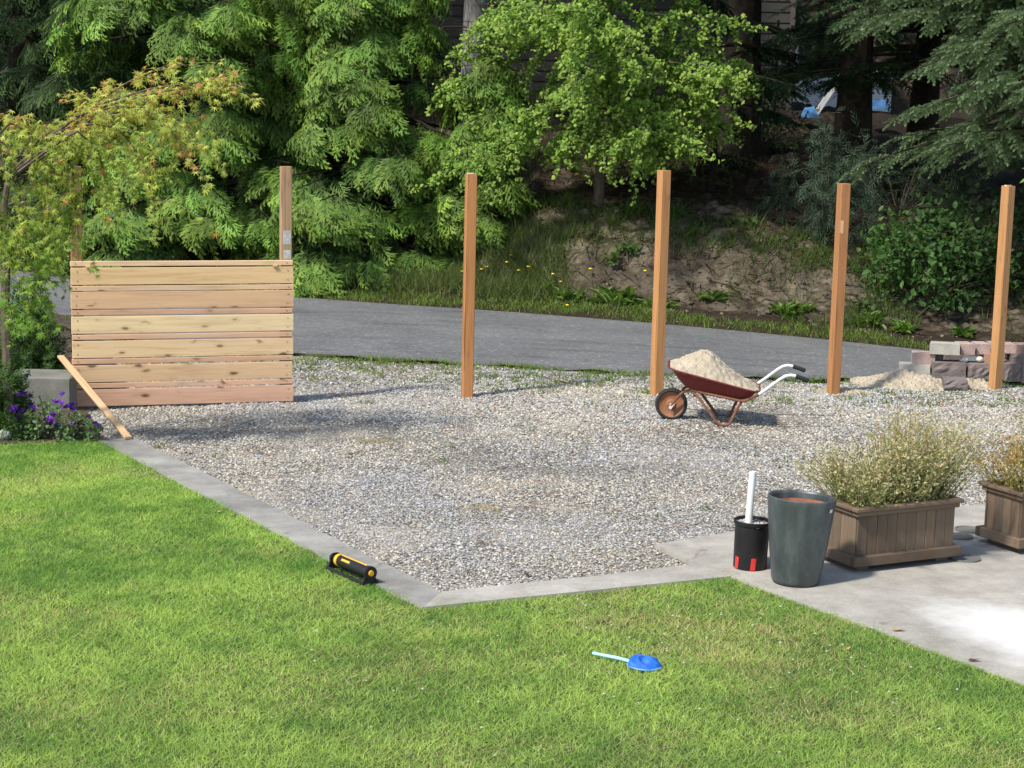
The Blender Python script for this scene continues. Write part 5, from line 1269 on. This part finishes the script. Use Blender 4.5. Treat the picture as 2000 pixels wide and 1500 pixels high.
# sapling at the right picture edge
sp0 = np.array([3.42, 11.6, 0.0]); root = empty('sapling', sp0, 0, 'thin sapling with bright oval leaves at the picture edge beside the last post', 'sapling')
m = MB(); m.tube([(0, 0, -.1), (.02, 0, 1.2), (-.02, 0, 2.4), (0, 0, 2.7)], [.014, .012, .008, .003], 6); m.build('stem', M_twig, root)
n = 60; t = rnd(1.2, 2.7, n); a = rnd(0, 6.283, n); Pn = np.stack([np.cos(a) * rnd(.02, .2, n), np.sin(a) * rnd(.02, .2, n), t], 1)
link('foliage', mesh_np('foliage', *inst(OVAL, Pn, rot_frames(np.stack([np.cos(a), np.sin(a), rnd(-.4, .3, n)], 1), np.tile([0., -.3, 1], (n, 1))), rnd(.06, .10, n), np.tile([.16, .28, .06], (n, 1)) * rnd(.8, 1.2, n)[:, None])), M_leaf, root)

# ------------------------------------------------------------------ house behind the trees
M_sid = woodmat('dark painted siding', 'X', False, .5, .8)
hx0, hx1, hy = -2.2, 4.6, 32.0; hz = float(min(bank_z(hx0, hy), bank_z(hx1, hy))) - .4
hs = empty('house', (hx0, hy, hz), 0, 'dark grey-brown lap-sided house half hidden behind the trees', 'house')
nb = 22; bh = .178
wm = MB(); wm.box((0, .03, 0), (hx1 - hx0, 6, nb * bh + .02)); wl2 = wm.build('wall', plain('wall sheathing', (.05, .045, .04)), hs)
for i in range(nb):
    m = MB(); L_ = hx1 - hx0; m.add([(0, 0, 0), (L_, 0, 0), (L_, .018, bh + .012), (0, .018, bh + .012), (0, .03, 0), (L_, .03, 0)], [(0, 1, 2, 3), (0, 4, 5, 1)])
    o = m.build('siding_board', M_sid, wl2, loc=(0, -.004, i * bh)); q = random.uniform(.9, 1.1); o.color = (.062 * q, .059 * q, .056 * q, 1)
m = MB(); m.box((-.08, -.03, 0), (.0, .2, nb * bh)); o = m.build('corner_trim', M_sid, hs); o.color = (.1, .09, .085, 1)
m = MB(); m.box((L_, -.03, 0), (L_ + .08, .2, nb * bh)); o = m.build('corner_trim', M_sid, hs); o.color = (.1, .09, .085, 1)
m = MB(); zt = nb * bh; m.add([(-.5, -.6, zt - .05), (L_ + .5, -.6, zt - .05), (L_ + .5, 3, zt + 1.4), (-.5, 3, zt + 1.4), (L_ + .5, 6.6, zt - .05), (-.5, 6.6, zt - .05)], [(0, 1, 2, 3), (3, 2, 4, 5)]); m.build('roof', plain('roof shingles', (.06, .055, .05), .9, .1, .3, 20, .5), hs)
# wire fence in front of the grey trunk
wf = empty('wire_fence', AT(850, 150, 28.5) * np.array([1, 1, 0]) + np.array([0, 0, 2.3]), 0, 'thin wire mesh fence crossing in front of the grey trunk', 'wire fence')
M_wire = plain('dark wire', (.045, .04, .035), .7, .3, .2, 30, 0, .4)
for i in range(9):
    m = MB(); m.tube([(j * .4, 0, i * .16 + .03 * math.sin(j * 1.3 + i)) for j in range(14)], .005, 4, False); m.build('wire', M_wire, wf)
for j in range(22):
    m = MB(); m.tube([(j * .24, .004, 0), (j * .24 + random.uniform(-.02, .02), .004, 1.3)], .0035, 4, False); m.build('stay_wire', M_wire, wf)
for j in (0, 2.6, 5.2):
    m = MB(); m.box((j - .02, .01, -.5), (j + .02, .05, 1.4)); m.build('post', M_bark, wf)
# white shed, tan wall, blue tarps in the gap
M_white = plain('white paint', (.80, .80, .79), .6, .3, .05, 5, .05); M_tan = plain('tan plywood', (.28, .22, .14), .8, .2, .2, 6, .1); M_tarp = plain('blue tarp', (.09, .24, .48), .5, .4, .2, 8, .2)
sh_ = AT(1496, 215, 35.0); sh_e = empty('shed', sh_, 0, 'white shed seen in the gap between the dark trunks', 'shed')
for i in range(9):
    m = MB(); m.box((0, 0, 0), (.52, .04, .176), .004); m.build('wall_board', M_white, sh_e, loc=(0, random.uniform(0, .006), i * .18 - .3))
m = MB(); m.box((.49, -.05, -.5), (.56, -.002, 1.4), .004); m.build('corner_post', M_white, sh_e)
m = MB(); m.box((.455, -.02, .35), (.475, -.001, .8)); m.build('red_trim', M_red, sh_e)
m = MB(); m.box((0.565, .1, -.5), (1.15, .16, .66), .004); m.build('plywood_wall', M_tan, sh_e)
for i in range(6):
    m = MB(); m.box((1.68, .05, 0), (2.35, .09, .176), .004); m.build('wall_board', M_white, sh_e, loc=(0, random.uniform(0, .006), i * .18 - .3))
m = MB(); m.box((0, .09, -.5), (2.35, 2.5, .62)); m.build('inner_wall', M_white, sh_e)
def tarp(px0, px1, py0, py1, Yd, lab, seed):
    a = AT(px0, py1, Yd); b = AT(px1, py0, Yd); w = b[0] - a[0]; h = b[2] - a[2]; V = []; F = []; n = 12
    for j in range(n + 1):
        for i in range(n + 1):
            u, v = i / n, j / n; V.append((w * u, .5 * v + .05 * vn(u * 5 + seed, v * 5, 4), h * (v ** .6) * (.6 + .8 * vn(u * 4, v * 3 + seed, 6)) * min(1, 4 * u, 4 * (1 - u))))
    for j in range(n):
        for i in range(n): q = j * (n + 1) + i; F.append((q, q + 1, q + n + 2, q + n + 1))
    m = MB(); m.add(V, F); tag(m.build('tarpaulin', M_tarp, None, True, tuple(a)), lab, 'tarpaulin')
tarp(1572, 1608, 212, 230, 30.5, 'blue tarpaulin on the ground just before the spruce trunk', 2)
tarp(1699, 1746, 194, 213, 30.0, 'blue tarpaulin showing past the far side of the spruce trunk', 7)
pz = AT(1588, 222, 31); m = MB(); m.box((0, 0, 0), (.09, .03, .95), .004); o = m.build('white_board', M_white, None, False, tuple(pz)); o.rotation_euler = (0, .55, 0); tag(o, 'white board leaning diagonally beside the spruce trunk', 'board')

# woodland beyond everything (reads as one dark mass)
n = 5200; X_ = rnd(-17, 18, n); Y_ = rnd(37.5, 46, n); Z_ = rnd(1.5, 12, n)
dd = np.stack([rng.normal(size=n) * .5, -rnd(.2, 1, n), -rnd(.1, 1, n)], 1)
parts = [inst(SPR_LO, np.stack([X_, Y_, Z_], 1), rot_frames(dd, np.tile([0, -.5, 1.], (n, 1))), rnd(1.2, 2.3, n), np.tile([.018, .038, .014], (n, 1)) * rnd(.6, 1.5, n)[:, None])]
n = 2000; X_ = np.r_[rnd(-16, -6.5, n // 2), rnd(-6, -2.6, n // 2)]; Y_ = rnd(29.5, 35, n); Z_ = rnd(1.8, 9, n); n = len(X_)
dd = np.stack([rng.normal(size=n) * .5, -rnd(.2, 1, n), -rnd(.1, 1, n)], 1)
parts.append(inst(SPR_LO, np.stack([X_, Y_, Z_], 1), rot_frames(dd, np.tile([0, -.5, 1.], (n, 1))), rnd(.7, 1.3, n), np.tile([.016, .034, .014], (n, 1)) * rnd(.6, 1.5, n)[:, None]))
V, F, C = join(parts); tag(link('far_woodland', mesh_np('far_woodland', V, F, C), M_cedar), 'dark woodland mass behind the house', 'woodland', kind='stuff')
